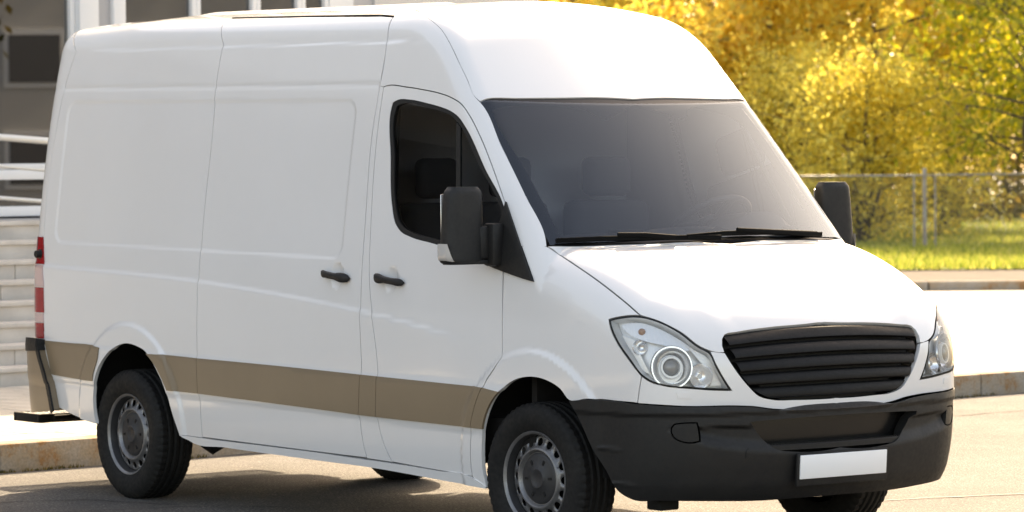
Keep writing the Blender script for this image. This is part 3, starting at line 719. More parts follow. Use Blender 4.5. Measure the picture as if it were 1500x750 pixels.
# roof, roof cap, hood, fascia
ROOFEDGE = [(341, 26.5), (240, 29), (170, 33), (125, 37)]
roof = sym_panel('roof', [(-4.55, 0, 2.67), (-4.54, -.35, 2.66), (-4.50, -.6, 2.63), (-4.47, -.69, 2.615), (125, 37), (170, 33), (240, 29), (341, 26.5), (450, 24), (577, 24), (588, 13), (598, 8.5), (-1.34, -.5, 2.62), (-1.30, 0, 2.63)], (0, 0, 1), P_, van, res=.03, gap=.0015, corner=60)
cap3 = to3([(598, 8.5), (609, 14.5), (620, 22), (634, 31.5), (647, 43.5), (660, 65), (672, 90), (685, 117), (697, 143), (703, 148)], body)
capt = to3([(712, 144.5), (760, 143.5), (820, 143), (880, 142.5)], body)
roofcap = sym_panel('roof_cap', [(-1.30, 0, 2.63), (-1.34, -.5, 2.62)]+[tuple(p) for p in cap3]+[tuple(p) for p in capt]+[(-.437, 0, 2.113)], (.6, 0, .8), P_, van, res=.025, gap=.0003, corner=60)
WS = [(703, 149), (712, 144.5), (760, 143.5), (820, 143), (880, 142.5), (-.437, 0, 2.113), (.25, 0, 1.437), (1020, 353), (960, 355), (900, 357), (840, 359), (806, 359), (770, 286), (735, 214)]
edge = smooth_loop(to3([(806, 359), (770, 286), (735, 214), (704, 148)], body), .03, 38, False); edge = np.vstack([edge, to3([(704, 148)], body)])
nu_ = 61; GV = []; Ls = np.linspace(0, len(edge)-1, 33)
for v_ in Ls:
    e_ = edge[min(int(v_), len(edge)-2)]*(1-(v_-min(int(v_), len(edge)-2)))+edge[min(int(v_), len(edge)-2)+1]*(v_-min(int(v_), len(edge)-2))
    u_ = np.linspace(-1, 1, nu_); zz = e_[2]+.011*(1-u_**2); yy = u_*abs(e_[1]); GV.append(np.stack([np.full(nu_, e_[0])+.17*(1-u_**2), yy, zz], 1))
GV = np.concatenate(GV); wd, w1, w2 = basis((.7, 0, .7)); fb = lambda x, y, z: body(x, y, z, False)
GX = solve(to_uv(GV, w1, w2), wd, w1, w2, fb)-np.array(wd)*.002
ws = mobj('windshield', GX, [(r*nu_+c_, r*nu_+c_+1, (r+1)*nu_+c_+1, (r+1)*nu_+c_) for r in range(32) for c_ in range(nu_-1)], M['windshield'], van, True)
ws_in = [(722, 160), (735, 157), (845, 157), (858, 160), (872, 169), (890, 174), (-.485, 0, 2.015), (.19, 0, 1.505), (1000, 346.5), (900, 349), (835, 350), (822, 346), (770, 246), (724, 168)]
wi = to3([p for p in WS], body); wj = to3([p for p in ws_in], body)
ro = [tuple(p) for p in wi[5::-1]]+[tuple(p) for p in wi[:5:-1]]; ri = [tuple(p) for p in wj[6:]]+[tuple(p) for p in wj[:6]]
# band polygon: outer edge from the centre top round to the centre bottom, then the inner edge back
outer = [tuple(wi[5])]+[tuple(p) for p in wi[4::-1]]+[tuple(p) for p in wi[:6:-1]]+[tuple(wi[6])]
inner = [tuple(wj[7])]+[tuple(p) for p in wj[8:]]+[tuple(wj[0])]+[tuple(p) for p in wj[1:7]]
sym_panel('glass_border', outer+inner, (.7, 0, .7), M['gloss'], ws, res=.03, gap=.002, flange=0, corner=40, off=-.006)
hood = sym_panel('hood', HOODLINE+[(950, 465.5), (965, 470.5), (980, 477.5), (996, 486), (1025, 508), (1040, 514.5), (1062, 517), (1058.5, 497), (1062, 490.5), (1075, 487.5), (1130, 479.5), (1180, 475), (.91, 0, 1.051), (.30, 0, 1.428), (1020, 354.5), (960, 356.5), (900, 358.5), (840, 360.5)], (.55, 0, .83), P_, van, res=.022, gap=.003, corner=45)
GR_IN = [(1180, 475), (1130, 479.5), (1075, 487.5), (1062, 490.5), (1058.5, 497), (1062, 514), (1080, 545), (1097, 566), (1112, 580), (1130, 585), (1165, 585.5), (1218, 583.5)]
HL_IN = [(1040, 514.5), (1050, 536), (1072, 572), (1045, 571.5), (1010, 569), (976, 566), (950, 558), (940, 551)]
BT = [(934, 591), (1000, 595), (1080, 594.5), (1105, 595.5), (1132, 599), (1180, 599.5), (1.02, 0, .683)]
fascia = sym_panel('front_fascia', HL_IN+[(936, 575)]+BT+[(1.018, 0, .726)]+GR_IN[::-1][1:6]+[(1062, 517)], (.85, -.5, .12), P_, van, res=.018, gap=.002, corner=45)
# stripe mouldings
def stripe(parent, pts, d=SIDE): return panel('side_moulding', pts, d, M['beige'], parent, res=.025, gap=.0018, off=.007, flange=.012)
stripe(quarter, [(67, 498.5), (100, 502), (138, 506.5), (146, 509), (143, 528), (138, 545), (136, 558.5), (100, 553), (76.5, 548.5)])
stripe(quarter, [(214, 518), (240, 519.5), (289, 524.5), (291, 577), (245, 572.5), (238, 556), (228, 536)])
stripe(slide, [(289, 524.5), (400, 535), (529, 548.5), (526.3, 608), (400, 591), (291, 577)])
stripe(pillar, [(529, 548.5), (553, 551), (551.5, 611), (526.3, 608)])
stripe(fdoor, [(553, 551), (630, 559), (707.5, 567.5), (697, 594), (690, 627), (630, 620), (551.5, 611)])
stripe(fender, [(707.5, 567.5), (720, 571), (732, 574), (721, 588), (712, 608), (707.5, 629), (690, 627), (697, 594)])
# side window
wf = panel('window_frame', win_hole, SIDE, M['rubber'], fdoor, res=.025, gap=.001, off=-.003, flange=.02, holes=[[(578.5, 162), (581, 155), (588, 152), (626, 158), (650, 164.5), (662, 171), (671, 181), (700, 241), (735, 318), (736, 384), (700, 371), (634, 349), (603, 340), (591, 333), (583, 321), (578.5, 298), (577, 230)]])
gl = panel('side_window', [(576, 160), (580, 152), (588, 149), (626, 155), (652, 162), (664, 169), (674, 181), (702, 241), (738, 318), (739, 387), (700, 374), (634, 352), (603, 343), (590, 336), (580, 322), (576, 298), (574, 230)], SIDE, M['sideglass'], fdoor, res=.05, gap=0, off=-.010, flange=0)
panel('window_divider', [(667, 178), (673, 186), (673, 366), (667, 364)], SIDE, M['rubber'], fdoor, res=.03, gap=0, off=-.006, flange=.01)
panel('mirror_base', [(742.5, 296), (764, 360), (782.5, 412.5), (743, 399.5), (719, 390), (717, 346), (730, 337), (737, 318)], SIDE, M['plastic'], fdoor, res=.02, gap=0, off=.013, flange=.02, corner=30)
# handles
def loft_x(name, secs, mt, parent, n=14, p=2.6):
    V = []; F = []
    for (x, y, z, ry, rz) in secs:
        for k in range(n):
            a = 2*math.pi*k/n; c, s = math.cos(a), math.sin(a)
            V.append((x, y+ry*math.copysign(abs(c)**(2/p), c), z+rz*math.copysign(abs(s)**(2/p), s)))
    for i in range(len(secs)-1):
        for k in range(n): F.append((i*n+k, i*n+(k+1) % n, (i+1)*n+(k+1) % n, (i+1)*n+k))
    F.append(tuple(range(n-1, -1, -1))); F.append(tuple((len(secs)-1)*n+k for k in range(n)))
    bm = bmesh.new(); me = bpy.data.meshes.new('t'); me.from_pydata(V, [], F); bm.from_mesh(me)
    return bm_obj(name, bm, mt, parent, True, 60)
for (hx, hz), par, big in ((HANDLES[0], slide, 1), (HANDLES[1], fdoor, -1)):
    for sgn, pr in ((-1, par[0]), (1, par[1])):
        y0 = sgn*(float(wfun(hz))+.001); secs = []
        for t in np.linspace(-1, 1, 17):
            e = (1-abs(t)**6)**.5; bulge = S((t*big-.1)/.5); arch = .022*(1-t**4)+.006
            secs.append((hx+t*.125, y0+sgn*arch, hz-.012*t, (.012+.004*bulge)*max(e, .05), (.0165+.0085*bulge+.004*S((-t*big-.45)/.3))*max(e, .05)))
        loft_x('door_handle', secs, M['plastic'], pr)
# mirrors
M['lampgrey'] = mat('indicator_lens', (.50, .49, .48), .12, coat=1); M['pinkish'] = mat('pale_lens', (.62, .44, .42), .1, coat=1)
def mirror(parent, sg):
    mr = empty('wing_mirror', (0, 0, 0), parent)
    n = 28; V = []; F = []; cx, cy = -.285, 1.150; zs = np.concatenate([[1.335], np.linspace(1.338, 1.36, 4), np.linspace(1.39, 1.65, 8), np.linspace(1.665, 1.694, 5)])
    for z in zs:
        t = (z-1.335)/(1.695-1.335); e = min(1, (1-max(0, (t-.90)/.1)**2)**.5 if t < 1 else .0)*min(1, (1-max(0, (.06-t)/.06)**2)**.5); e = max(e, .55)
        ay = (.108-.012*t-.018*max(0, t-.75))*(.62+.38*e); ax = (.062-.012*t)*(.6+.4*e)
        for k in range(n):
            a = 2*math.pi*k/n; c, s = math.cos(a), math.sin(a); p = 2/3.5
            V.append((cx+ax*math.copysign(abs(c)**p, c)*(1.0 if c > 0 else .8), sg*(cy+.012*t*-1+ay*math.copysign(abs(s)**p, s)), z))
    for i in range(len(zs)-1):
        for k in range(n): F.append((i*n+k, i*n+(k+1) % n, (i+1)*n+(k+1) % n, (i+1)*n+k))
    F.append(tuple(range(n-1, -1, -1))); F.append(tuple((len(zs)-1)*n+k for k in range(n)))
    bm = bmesh.new(); me = bpy.data.meshes.new('t'); me.from_pydata(V, [], F); bm.from_mesh(me); bm_obj('mirror_housing', bm, M['plastic'], mr, True, 50)
    box('mirror_glass', (cx-.052, sg*(cy-.005), 1.52), (.006, .16, .28), M['chrome'], mr, .003)
    # indicator: clear wedge on the lower outer corner
    V = []; F = []
    zz = np.linspace(1.342, 1.432, 7)
    for z in zz:
        t = (z-1.342)/.09; a0 = math.radians(30+36*t); a1 = math.radians(128)
        for k in range(9):
            a = a0+(a1-a0)*k/8; c, s = math.cos(a), math.sin(a); p = 2/4.2; e = .80+.20*min(1, t*5)
            V.append((cx+.066*e*math.copysign(abs(c)**p, c)*(1 if c > 0 else .8), sg*(cy+.1125*e*math.copysign(abs(s)**p, s)), z))
    for i in range(6):
        for k in range(8): F.append((i*9+k, i*9+k+1, (i+1)*9+k+1, (i+1)*9+k))
    bm = bmesh.new(); me = bpy.data.meshes.new('t'); me.from_pydata(V, [], F); bm.from_mesh(me); bm_obj('indicator', bm, M['lampgrey'], mr, True, 60)
    # bracket to the door
    bm = bmesh.new(); bm_box(bm, (-.262, sg*1.035, 1.435), (.062, .10, .155), .014); bm_box(bm, (-.235, sg*.998, 1.425), (.085, .07, .20), .016)
    bm_box(bm, (-.255, sg*1.035, 1.345), (.05, .16, .02), .006)
    bm_obj('mirror_arm', bm, M['plastic'], mr, True, 40)
mirror(fdoor[0], -1); mirror(fdoor[1], 1)
# rear doors, tail lamps, rear bumper, step
rear = sym_panel('rear_door', [(-4.55, 0, 2.67), (-4.54, -.35, 2.66), (-4.50, -.6, 2.63), (-4.47, -.69, 2.615)]+SEAM_A+[(72, 530), (78, 552), (-4.74, 0, .60)], (-.74, -.58, .34), P_, van, res=.03, gap=.0015, corner=22)
for nm, mt, y0, y1 in (('tail_lamp', M['red'], 347, 387.5), ('reversing_lamp', M['pinkish'], 388.5, 420), ('tail_lamp', M['red'], 421, 458), ('indicator_lamp', M['pinkish'], 459, 472), ('tail_lamp', M['red'], 473, 496)):
    P0, P1 = to3([(64, y0), (65, y1)], body)
    panel(nm, [tuple(P0), tuple(P1), (P1[0]-.12, -.90, P1[2]), (P0[0]-.12, -.90, P0[2])], (-.6, -.8, 0), mt, van, res=.02, gap=.0008, off=.006, flange=.012, corner=20)
rb = sym_panel('rear_bumper', [(65, 500), (68, 520), (76, 550), (88, 600), (-4.62, -.8, .42), (-4.74, -.5, .42), (-4.76, 0, .42), (-4.78, 0, .80), (-4.74, -.6, .80)], (-.7, -.7, 0), M['beige'], van, res=.03, gap=.001, off=.05, flange=.06, corner=40)
panel('bumper_edge', [(66, 500), (69, 520), (77.5, 550), (89, 600), (86, 603), (74, 551), (65.5, 520), (62, 500)], (-.4, -.9, 0), M['plastic'], rb, both=True, res=.02, gap=0, off=.053, flange=.012)
sym_panel('bumper_step', [(66, 497), (67, 513), (-4.72, -.75, .76), (-4.78, 0, .765), (-4.78, 0, .83), (-4.74, -.6, .83)], (-.7, -.7, 0), M['plastic'], rb, res=.03, gap=.001, off=.058, flange=.07, corner=40)
lathe('door_stop', [(.0, .035), (.018, .035), (.022, .03), (.022, .012), (.028, .008), (.028, -.01)], 16, (0, -1, 0), (-4.56, -float(wfun(1.27)), 1.315), M['rubber'], van)
rs = empty('rear_step', (0, 0, 0), van)
tube('step_frame', [(-4.76, -.8, .375), (-4.76, .8, .375)], .016, M['dark'], rs)
gq = to3([(341.5, 26.7), (400, 25.4), (450, 24.3), (510, 23.3), (560, 22.4), (577, 24)], body)
for fl_, pr in ((1, slide[0]), (-1, slide[1])): tube('roof_gutter', (gq-[0, .001, 0])*[1, fl_, 1], .0062, M['rubber'], pr, 8)
# front bumper
FRB = (.72, -.68, .1)
bt = [(834, 587.5), (855, 586), (877, 586), (934, 592), (1000, 596), (1080, 595.5), (1105, 596.5), (1132, 600), (1180, 600.5), (1.06, 0, .682)]
hole_r = [(1100, 618), (1121, 647), (1138, 658), (1165, 661.5)]
bh = to3(hole_r, bumper_f); bq = to3(bt, lambda x, y, z: bumper_f(x, y, z, False)); bq2 = to3([(1240, 724)], bumper_f)
arch = [(912, 731), (907, 721), (887, 688), (867, 656), (850, 618)]
zt_, zl_ = bh[0][2], bh[3][2]
bump_out = [tuple(p) for p in bq]+[(1.0, 0, zt_+.002), (1.0, -.25, zt_+.001)]+[tuple(p) for p in bh]+[(1.0, 0, zl_), (1.0, 0, .285), (1.0, -.25, .285), (1.0, -.45, .287), (.93, -.65, .292), (.80, -.85, .298), (.70, -.93, .30)]+[(907, 721), (887, 688), (867, 656), (850, 618)]
FOG = [(984, 627), (988, 622), (1000, 620.5), (1021, 620), (1023.5, 632), (1025, 646), (1012, 648.5), (998, 646.5), (988, 641), (984, 634)]
nod = lambda x, y, z: bumper_f(x, y, z, False)
fog_uv = smooth_loop(to_uv(to3(FOG, nod), *basis(FRB)[1:]), .012)
bump = sym_panel('front_bumper', bump_out, FRB, M['plastic'], van, f=bumper_f, res=.014, gap=.0006, flange=.05, corner=30, holes=[fog_uv], hole_gap=.0045)
sym_panel('bumper_intake', [(1.0, 0, zt_+.03), (1.0, -.66, zt_+.03), (1.0, -.60, zl_-.02), (1.0, -.4, zl_-.04), (1.0, 0, zl_-.04)], (1, 0, 0), M['gloss'], bump, f=lambda x, y, z: bumper_f(x, y, z, False), res=.04, gap=0, off=-.085, flange=0)
V = []; F = []                                           # curved tread shelf inside the intake
ys = np.linspace(-.44, .44, 25)
for y in ys:
    xf = float(nb0(.5))-.185*y*y-.012
    for x, z in ((xf-.10, zl_+.034), (xf-.004, zl_+.034), (xf, zl_+.030), (xf, zl_+.008), (xf-.10, zl_+.008)): V.append((x, y, z))
for i in range(24):
    for k in range(4): F.append((i*5+k, i*5+k+1, i*5+5+k+1, i*5+5+k))
mobj('bumper_shelf', V, F, M['plastic'], bump)
bm = bmesh.new()
for y in np.linspace(-.42, .42, 57):
    xf = float(nb0(.5))-.185*y*y-.03; bm_box(bm, (xf, y, zl_+.036), (.03, .006, .005))
bm_obj('shelf_ribs', bm, M['plastic'], bump)
panel('fog_lamp_cover', FOG, FRB, M['plastic'], bump, f=lambda x, y, z: bumper_f(x, y, z, False), res=.012, gap=.002, off=-.004, flange=.02)
panel('tow_eye_cover', [(1092, 671), (1092.5, 661), (1097, 655.5), (1102, 655), (1107, 659), (1107, 671)], (1, -.3, 0), M['plastic'], bump, both=False, f=bumper_f, res=.01, gap=.001, off=.003, flange=.006)
# number plate with holder
pc = Vector((1.064, 0, .4285)); tilt = Matrix.Rotation(math.radians(4), 3, 'Y')
box('plate_holder', pc+Vector((-.012, 0, -.012)), (.016, .545, .150), M['plastic'], bump, .005, rot=tilt)
box('number_plate', pc, (.008, .520, .108), M['plate'], bump, .003, rot=tilt)
box('tow_bracket', (.68, -.74, .268), (.10, .11, .05), M['dark'], van, .008)
# washer nozzle covers under the headlamps
panel('washer_cover', [(990, 574), (1012, 575.5), (1013, 584), (993, 584)], (.8, -.6, 0), M['paint'], fascia, res=.01, gap=.0005, off=.003, flange=.004)
# grille
YH = hermite([.70, .728, .74, .76, .80, .86, .95, 1.03, 1.10], [.20, .30, .37, .425, .485, .525, .555, .578, .59])
def ztop(y): return 1.056-.085*y*y
ZB = .728
grille = empty('grille', (.95, 0, .73), van); GO = Vector((.95, 0, .73))
def surf_x(y, z):
    X = solve(np.stack([np.asarray(y, float), np.asarray(z, float)], 1), np.array([1., 0, 0]), np.array([0, 1., 0]), np.array([0, 0, 1.]), lambda a, b, c: body(a, b, c)); return X[:, 0]
def strip(name, a0, a1, prof, mt, nu=61):
    """band of the grille between fractions a0 and a1 of its height; prof = list of (fraction, offset)"""
    V = []; nv = len(prof)
    for fr, of in prof:
        a = a0+(a1-a0)*fr
        # width where this level meets the side
        yh = .5
        for _ in range(8): zz = ztop(yh)-(ztop(yh)-ZB)*a; yh = float(YH(zz))-.006
        ys = np.linspace(-yh, yh, nu); zs = ztop(ys)-(ztop(ys)-ZB)*a; xs = surf_x(ys, np.minimum(zs, 1.03))
        V.append(np.stack([xs+of-.95, ys, zs-.73], 1))
    V = np.concatenate(V); F = [(r*nu+i, r*nu+i+1, (r+1)*nu+i+1, (r+1)*nu+i) for r in range(nv-1) for i in range(nu-1)]
    bm = bmesh.new(); me = bpy.data.meshes.new('t'); me.from_pydata([tuple(v) for v in V], [], F); bm.from_mesh(me)
    return bm_obj(name, bm, mt, grille, True, 45)
M['grille'] = mat('grille_plastic', (.008, .008, .008), .6, spec=.25); weather(M['grille'], (.0075, .0075, .008), (.014, .014, .013), 9, .5, (.5, .7))
strip('grille_backing', -.01, 1.01, [(0, -.045), (.5, -.05), (1, -.045)], M['rubber'])
for k in range(5):
    a0 = .015+k*.197
    strip('slat', a0, a0+.197, [(0, -.042), (.02, -.016), (.10, -.006), (.35, .0), (.60, .004), (.70, .002), (.78, -.008), (.84, -.042)], M['grille'])
# headlamps
HLO = [(938, 463), (915, 463.5), (892, 468.5), (895, 482), (902, 498), (922, 528), (940, 551), (950, 558), (976, 566), (1010, 569), (1045, 571), (1071, 571.5), (1050, 536), (1040, 516), (1025, 508), (996, 486), (965, 470)]
HD = (.72, -.66, .22); hd = Vector(HD).normalized()
for sg in (-1, 1):
    hl = empty('headlamp', (0, 0, 0), van)
    fl = sg > 0
    def put(name, outline, mt, **kw):
        flange = kw.pop('flange', 0); X, Nn, T = panel_geo(outline, HD, **kw)
        return mesh_obj(name, panel_mesh(name, X, Nn, T, flange, fl), mt, hl)
    fx = lambda p: Vector((p[0], -p[1] if fl else p[1], p[2]))
    put('lens', HLO, M['lens'], res=.02, gap=.004, off=.003)
    inn = inset(smooth_loop(to_uv(to3(HLO, body), *basis(HD)[1:]), .02), 0)
    if area2(inn) < 0: inn = inn[::-1]
    put('gasket', HLO, M['rubber'], res=.012, gap=.0005, off=.001, flange=.03, holes=[inset(inn, .0055)], hole_gap=0.0)
    fd = lambda X, UV: np.full(len(X), -.055)-.012*np.sin(X[:, 2]*60)*0
    put('reflector_bowl', HLO, M['satin'], res=.02, gap=.008, offf=fd)
    X, Nn, T = panel_geo(HLO, HD, res=.02, gap=.008); bw = mesh_obj('bowl_wall', panel_mesh('bowl_wall', X-np.array(hd)*.004, Nn, T[:0] if False else T, .06, fl), M['satin'], hl)
    # keep only the wall of that mesh
    bmw = bmesh.new(); bmw.from_mesh(bw.data); bmesh.ops.delete(bmw, geom=[f_ for f_ in bmw.faces if len(f_.verts) == 3], context='FACES'); bmw.to_mesh(bw.data); bmw.free()
    def at(px, depth):
        p = to3([px], body)[0]; return fx(p-np.array(hd)*depth)
    ax = fx((.90, -.42, .10))
    def dish(name, px, depth, prof, mt, par=hl, seg=40): return lathe(name, prof, seg, ax, at(px, depth), mt, par)
    dish('main_beam_bowl', (981, 536), .05, [(.098, .022), (.094, .030), (.088, .030), (.084, .018), (.066, -.006), (.045, -.018)], M['chrome'])
    dish('projector_ring', (981, 536), .046, [(.046, .000), (.052, .014), (.048, .024), (.040, .024), (.037, .014)], M['satin'])
    dish('projector_lens', (981, 536), .046, [(.0, .030), (.012, .029), (.022, .025), (.031, .018), (.037, .008)], mat('projector_glass', (.30, .29, .28), .04, coat=1) if 'pl' not in M else M['pl'])
    dish('high_beam_bowl', (1024, 549), .045, [(.056, .020), (.053, .026), (.049, .020), (.036, .000), (.018, -.010), (.012, -.010)], M['chrome'])
    dish('high_beam_bulb', (1024, 549), .045, [(.0, .018), (.008, .016), (.012, .008), (.012, -.01)], M['clearwhite'])
    dish('side_light_bowl', (935, 507), .045, [(.034, .016), (.031, .020), (.028, .012), (.016, .0), (.008, -.004)], M['chrome'])
    dish('indicator_bulb', (939, 484), .042, [(.0, .022), (.010, .020), (.015, .012), (.016, 0), (.014, -.008)], M['orange'])
    put('indicator_reflector', [(903, 474), (938, 468), (966, 476), (995, 491), (1020, 509), (1006, 512), (975, 503), (940, 496), (915, 487)], M['ribbed'], res=.008, gap=0, offf=lambda X, UV: -.036+.0025*np.abs(((UV[:, 0]*110) % 2)-1))
    put('trim_shelf', [(905, 490), (925, 497), (935, 522), (950, 548), (942, 546), (925, 525)], M['satin'], res=.01, gap=0, off=-.03)
    put('inner_trim', [(1010, 505), (1022, 511), (1040, 522), (1052, 545), (1062, 565), (1045, 566), (1042, 545), (1028, 527)], M['satin'], res=.01, gap=0, off=-.032)
# wipers
M['matt'] = mat('matt_black', (.006, .006, .006), .85, spec=.12)
def wiper(pts, arm):
    w = empty('wiper', (0, 0, 0), van); q = to3(pts, body); off = np.array([.012, 0, .012]); q = q+off
    tube('wiper_blade', q, .010, M['matt'], w); tube('wiper_spine', q+[.006, 0, .009], .005, M['matt'], w)
    a = to3(arm, body)+np.array([.026, 0, .026]); tube('wiper_arm', a, [.013, .011, .009][:len(a)] if len(a) == 3 else .010, M['matt'], w)
wiper([(812, 357), (880, 354), (950, 352.5), (1053, 352)], [(985, 356), (940, 352), (900, 351.5)])
wiper([(1003, 351), (1060, 346), (1120, 344.5), (1200, 347.5)], [(1190, 350), (1130, 347), (1075, 344)])
# wheels
def wheel(loc, sg, steer):
    w = empty('wheel', loc, van); w.rotation_euler = (0, 0, steer)
    A = (0, sg, 0)
    prof = [(.214, .078), (.220, .098), (.232, .107), (.262, .1165), (.290, .1185), (.315, .115), (.334, .106), (.345, .094)]
    tread = []
    for h in np.linspace(.088, -.088, 23):
        groove = min(abs(abs(h)-.056), abs(abs(h)-.020)) < .0045; tread.append((.352-.25*abs(h)**2*1.0-(.009 if groove else 0), float(h)))
    prof = prof+tread+[(r, -h) for r, h in prof[::-1]]
    seg = 168; V, F = lathe_geo(prof, seg, A, (0, 0, 0)); n = len(prof); a = Vector(A)
    for k in range(seg):
        if k % 3 == 0:
            for i in list(range(6, 13))+list(range(len(prof)-13, len(prof)-6)):
                v = V[k*n+i]; rr = v-a*v.dot(a); V[k*n+i] = v-rr.normalized()*.006
    mobj('tyre', V, F, M['tyre'], w, True, 28)
    rim = lathe('rim', [(.216, .083), (.222, .097), (.219, .103), (.211, .099), (.206, .092)], 72, A, (0, 0, 0), M['steel'], w)
    lathe('rim_barrel', [(.2065, .093), (.202, .078), (.199, .060), (.194, .020), (.190, -.10)], 72, A, (0, 0, 0), M['cap'], w)
    # perforated disc
    def circ(r, c=(0, 0), k=24): t = np.arange(k)*2*math.pi/k; return np.stack([c[0]+r*np.cos(t), c[1]+r*np.sin(t)], 1)
    loops = [circ(.197, k=90), circ(.10, k=60)]+[circ(.0185, (.169*math.cos(t), .169*math.sin(t)), 14) for t in np.arange(16)*2*math.pi/16]
    Q = np.concatenate([circ(r, k=90) for r in (.189, .148, .143, .138, .133, .128, .122)]); E = []; o = 0
    for l in loops: E += [(o+i, o+(i+1) % len(l)) for i in range(len(l))]; o += len(l)
    rv, re, rf, *_ = delaunay_2d_cdt([Vector(p) for p in np.concatenate(loops+[Q])], E, [], 0, 1e-6)
    UV = np.array([[v.x, v.y] for v in rv]); T = np.array([t for t in rf if len(t) == 3]); C = UV[T].mean(1); k = inside(C, loops[0])
    for l in loops[1:]: k &= ~inside(C, l)
    T = T[k]; r = np.hypot(*UV.T); hh = np.interp(r, [.10, .122, .128, .133, .138, .143, .148, .154, .186, .197], [.062, .066, .078, .083, .083, .079, .070, .066, .058, .054])
    e1 = a.orthogonal().normalized(); e2 = a.cross(e1); X = UV[:, :1]*np.array(e1)+UV[:, 1:]*np.array(e2)+hh[:, None]*np.array(a)
    me = bpy.data.meshes.new('rim_disc'); me.from_pydata([tuple(v) for v in X], [], [tuple(int(i) for i in t) for t in T]); disc = mesh_obj('rim_disc', me, M['steel'], w, True, 40)
    sm = disc.modifiers.new('thickness', 'SOLIDIFY'); sm.thickness = .006; sm.offset = -1
    lathe('hub_cap', [(0, .082), (.030, .082), (.036, .086), (.044, .086), (.050, .080), (.100, .074), (.116, .070), (.122, .062), (.122, .05)], 60, A, (0, 0, 0), M['cap'], w)
    for t in np.arange(6)*math.pi/3+.3:
        p = (e1*math.cos(t)+e2*math.sin(t))*.082+a*.0775; R_ = Matrix((e1*math.cos(t)+e2*math.sin(t), -e1*math.sin(t)+e2*math.cos(t), a)).transposed()
        box('cap_slot', p, (.022, .012, .003), M['rubber'], w, 0, R_)
    lathe('brake_drum', [(.0, .02), (.15, .02), (.16, .0), (.16, -.08)], 40, A, (0, 0, 0), M['dark'], w)
ST = math.radians(3.5)
for x, st in ((0, ST), (-3.665, 0)):
    for sg in (-1, 1): wheel((x, sg*.855, .349), sg, st)
# wheel housings, floor, lining, cabin
for cx, cz, r, x0, x1 in ((-3.6, .39, .47, 0, 0), (.03, .37, .50, 0, 0)):
    for sg in (-1, 1):
        V = []; F = []; nk = 25
        for k in range(nk):
            a = math.radians(2+176*k/(nk-1)); c, s = math.cos(a), math.sin(a)
            for y in (.962, .60): V.append((cx+r*c, sg*y, cz+r*s))
        for k in range(nk-1): F.append((2*k, 2*k+1, 2*k+3, 2*k+2))
        V.append((cx, sg*.60, cz)); c_ = len(V)-1
        for k in range(nk-1): F.append((2*k+1, c_, 2*k+3))
        mobj('wheel_housing', V, F, M['dark'], van, True, 60)
bm = bmesh.new(); bm_box(bm, (-1.0, 0, .52), (2.7-.75, 1.84, .18)); bm_box(bm, (-3.6, 0, .56), (2.1, 1.15, .16)); bm_box(bm, (-2.5, 0, .60), (1.6, 1.84, .10)); bm_box(bm, (-4.42, 0, .60), (.42, 1.80, .14))
bm_box(bm, (-1.9, .42, .44), (2.6, .10, .14)); bm_box(bm, (-1.9, -.42, .44), (2.6, .10, .14)); bm_box(bm, (.35, 0, .55), (1.0, 1.15, .5)); bm_box(bm, (-1.1, 0, .40), (1.4, .5, .2))
bm_obj('chassis', bm, M['dark'], van)
tube('rear_axle', [(-3.665, -.8, .35), (-3.665, .8, .35)], .06, M['dark'], van); lathe('differential', [(0, .16), (.10, .12), (.15, 0), (.10, -.12), (0, -.16)], 20, (1, 0, 0), (-3.665, 0, .36), M['dark'], van)
tube('exhaust_pipe', [(-.6, .3, .36), (-2.4, .3, .33), (-3.2, .62, .36), (-4.0, .62, .38)], .045, M['dark'], van)
tube('tow_hook', [(-3.36, -.66, .40), (-3.36, -.66, .29), (-3.34, -.62, .26), (-3.32, -.57, .29), (-3.32, -.57, .40)], .022, M['dark'], van)
lin = lambda nm, pts, d, off=-.035, mt=None: panel(nm, pts, d, mt or M['liner'], van, f=lambda x, y, z: body(x, y, z, False), res=.12, gap=0, off=off, flange=0, corner=60)
lin('cargo_lining', [(-4.5, -.9, .55), (-4.5, -.9, 2.5), (-1.38, -.9, 2.5), (-1.38, -.9, .55), (-3.0, -.9, .55), (-3.05, -.9, .95), (-4.1, -.9, .95), (-4.15, -.9, .55)], SIDE)
lin('door_lining', [(-1.42, -.9, .40), (-1.42, -.9, 1.36), (-.20, -.9, 1.36), (-.20, -.9, .90), (-.42, -.9, .60), (-.45, -.9, .36)], SIDE)
lin('pillar_lining', [(-1.52, -.9, 1.30), (-1.52, -.9, 2.5), (-1.0, -.9, 2.5), (-1.05, -.9, 2.14), (-1.255, -.9, 2.13), (-1.17, -.9, 1.55), (-1.10, -.9, 1.30)], SIDE, -.07)
panel('door_frame_lining', [(562, 127), (595, 127), (620, 131), (645, 136.5), (660, 142), (677, 153), (687, 167), (704, 200), (722, 245), (736, 285), (742, 330), (737, 400), (640, 400), (542, 400), (543, 330), (552, 200)], SIDE, M['liner'], van, f=lambda x, y, z: body(x, y, z, False), res=.05, gap=-.02, off=-.032, flange=0, holes=[win_hole], hole_gap=-.024)
sym_panel('headliner', [(-4.45, 0, 2.5), (-4.45, -.70, 2.5), (-1.2, -.70, 2.5), (-.75, -.74, 2.3), (-.62, -.76, 2.16), (-.50, 0, 2.16)], (.2, 0, .98), M['liner'], van, f=lambda x, y, z: body(x, y, z, False), res=.1, gap=0, off=-.04, flange=0, corner=60)
box('engine_block', (.42, 0, .85), (.72, 1.05, .40), M['dark'], van)
box('fire_wall', (-.06, 0, .86), (.04, 1.80, .66), M['dark'], van)
box('bulkhead', (-1.50, 0, 1.35), (.03, 1.56, 1.9), mat('bulkhead_grey', (.62, .62, .625), .7), van)
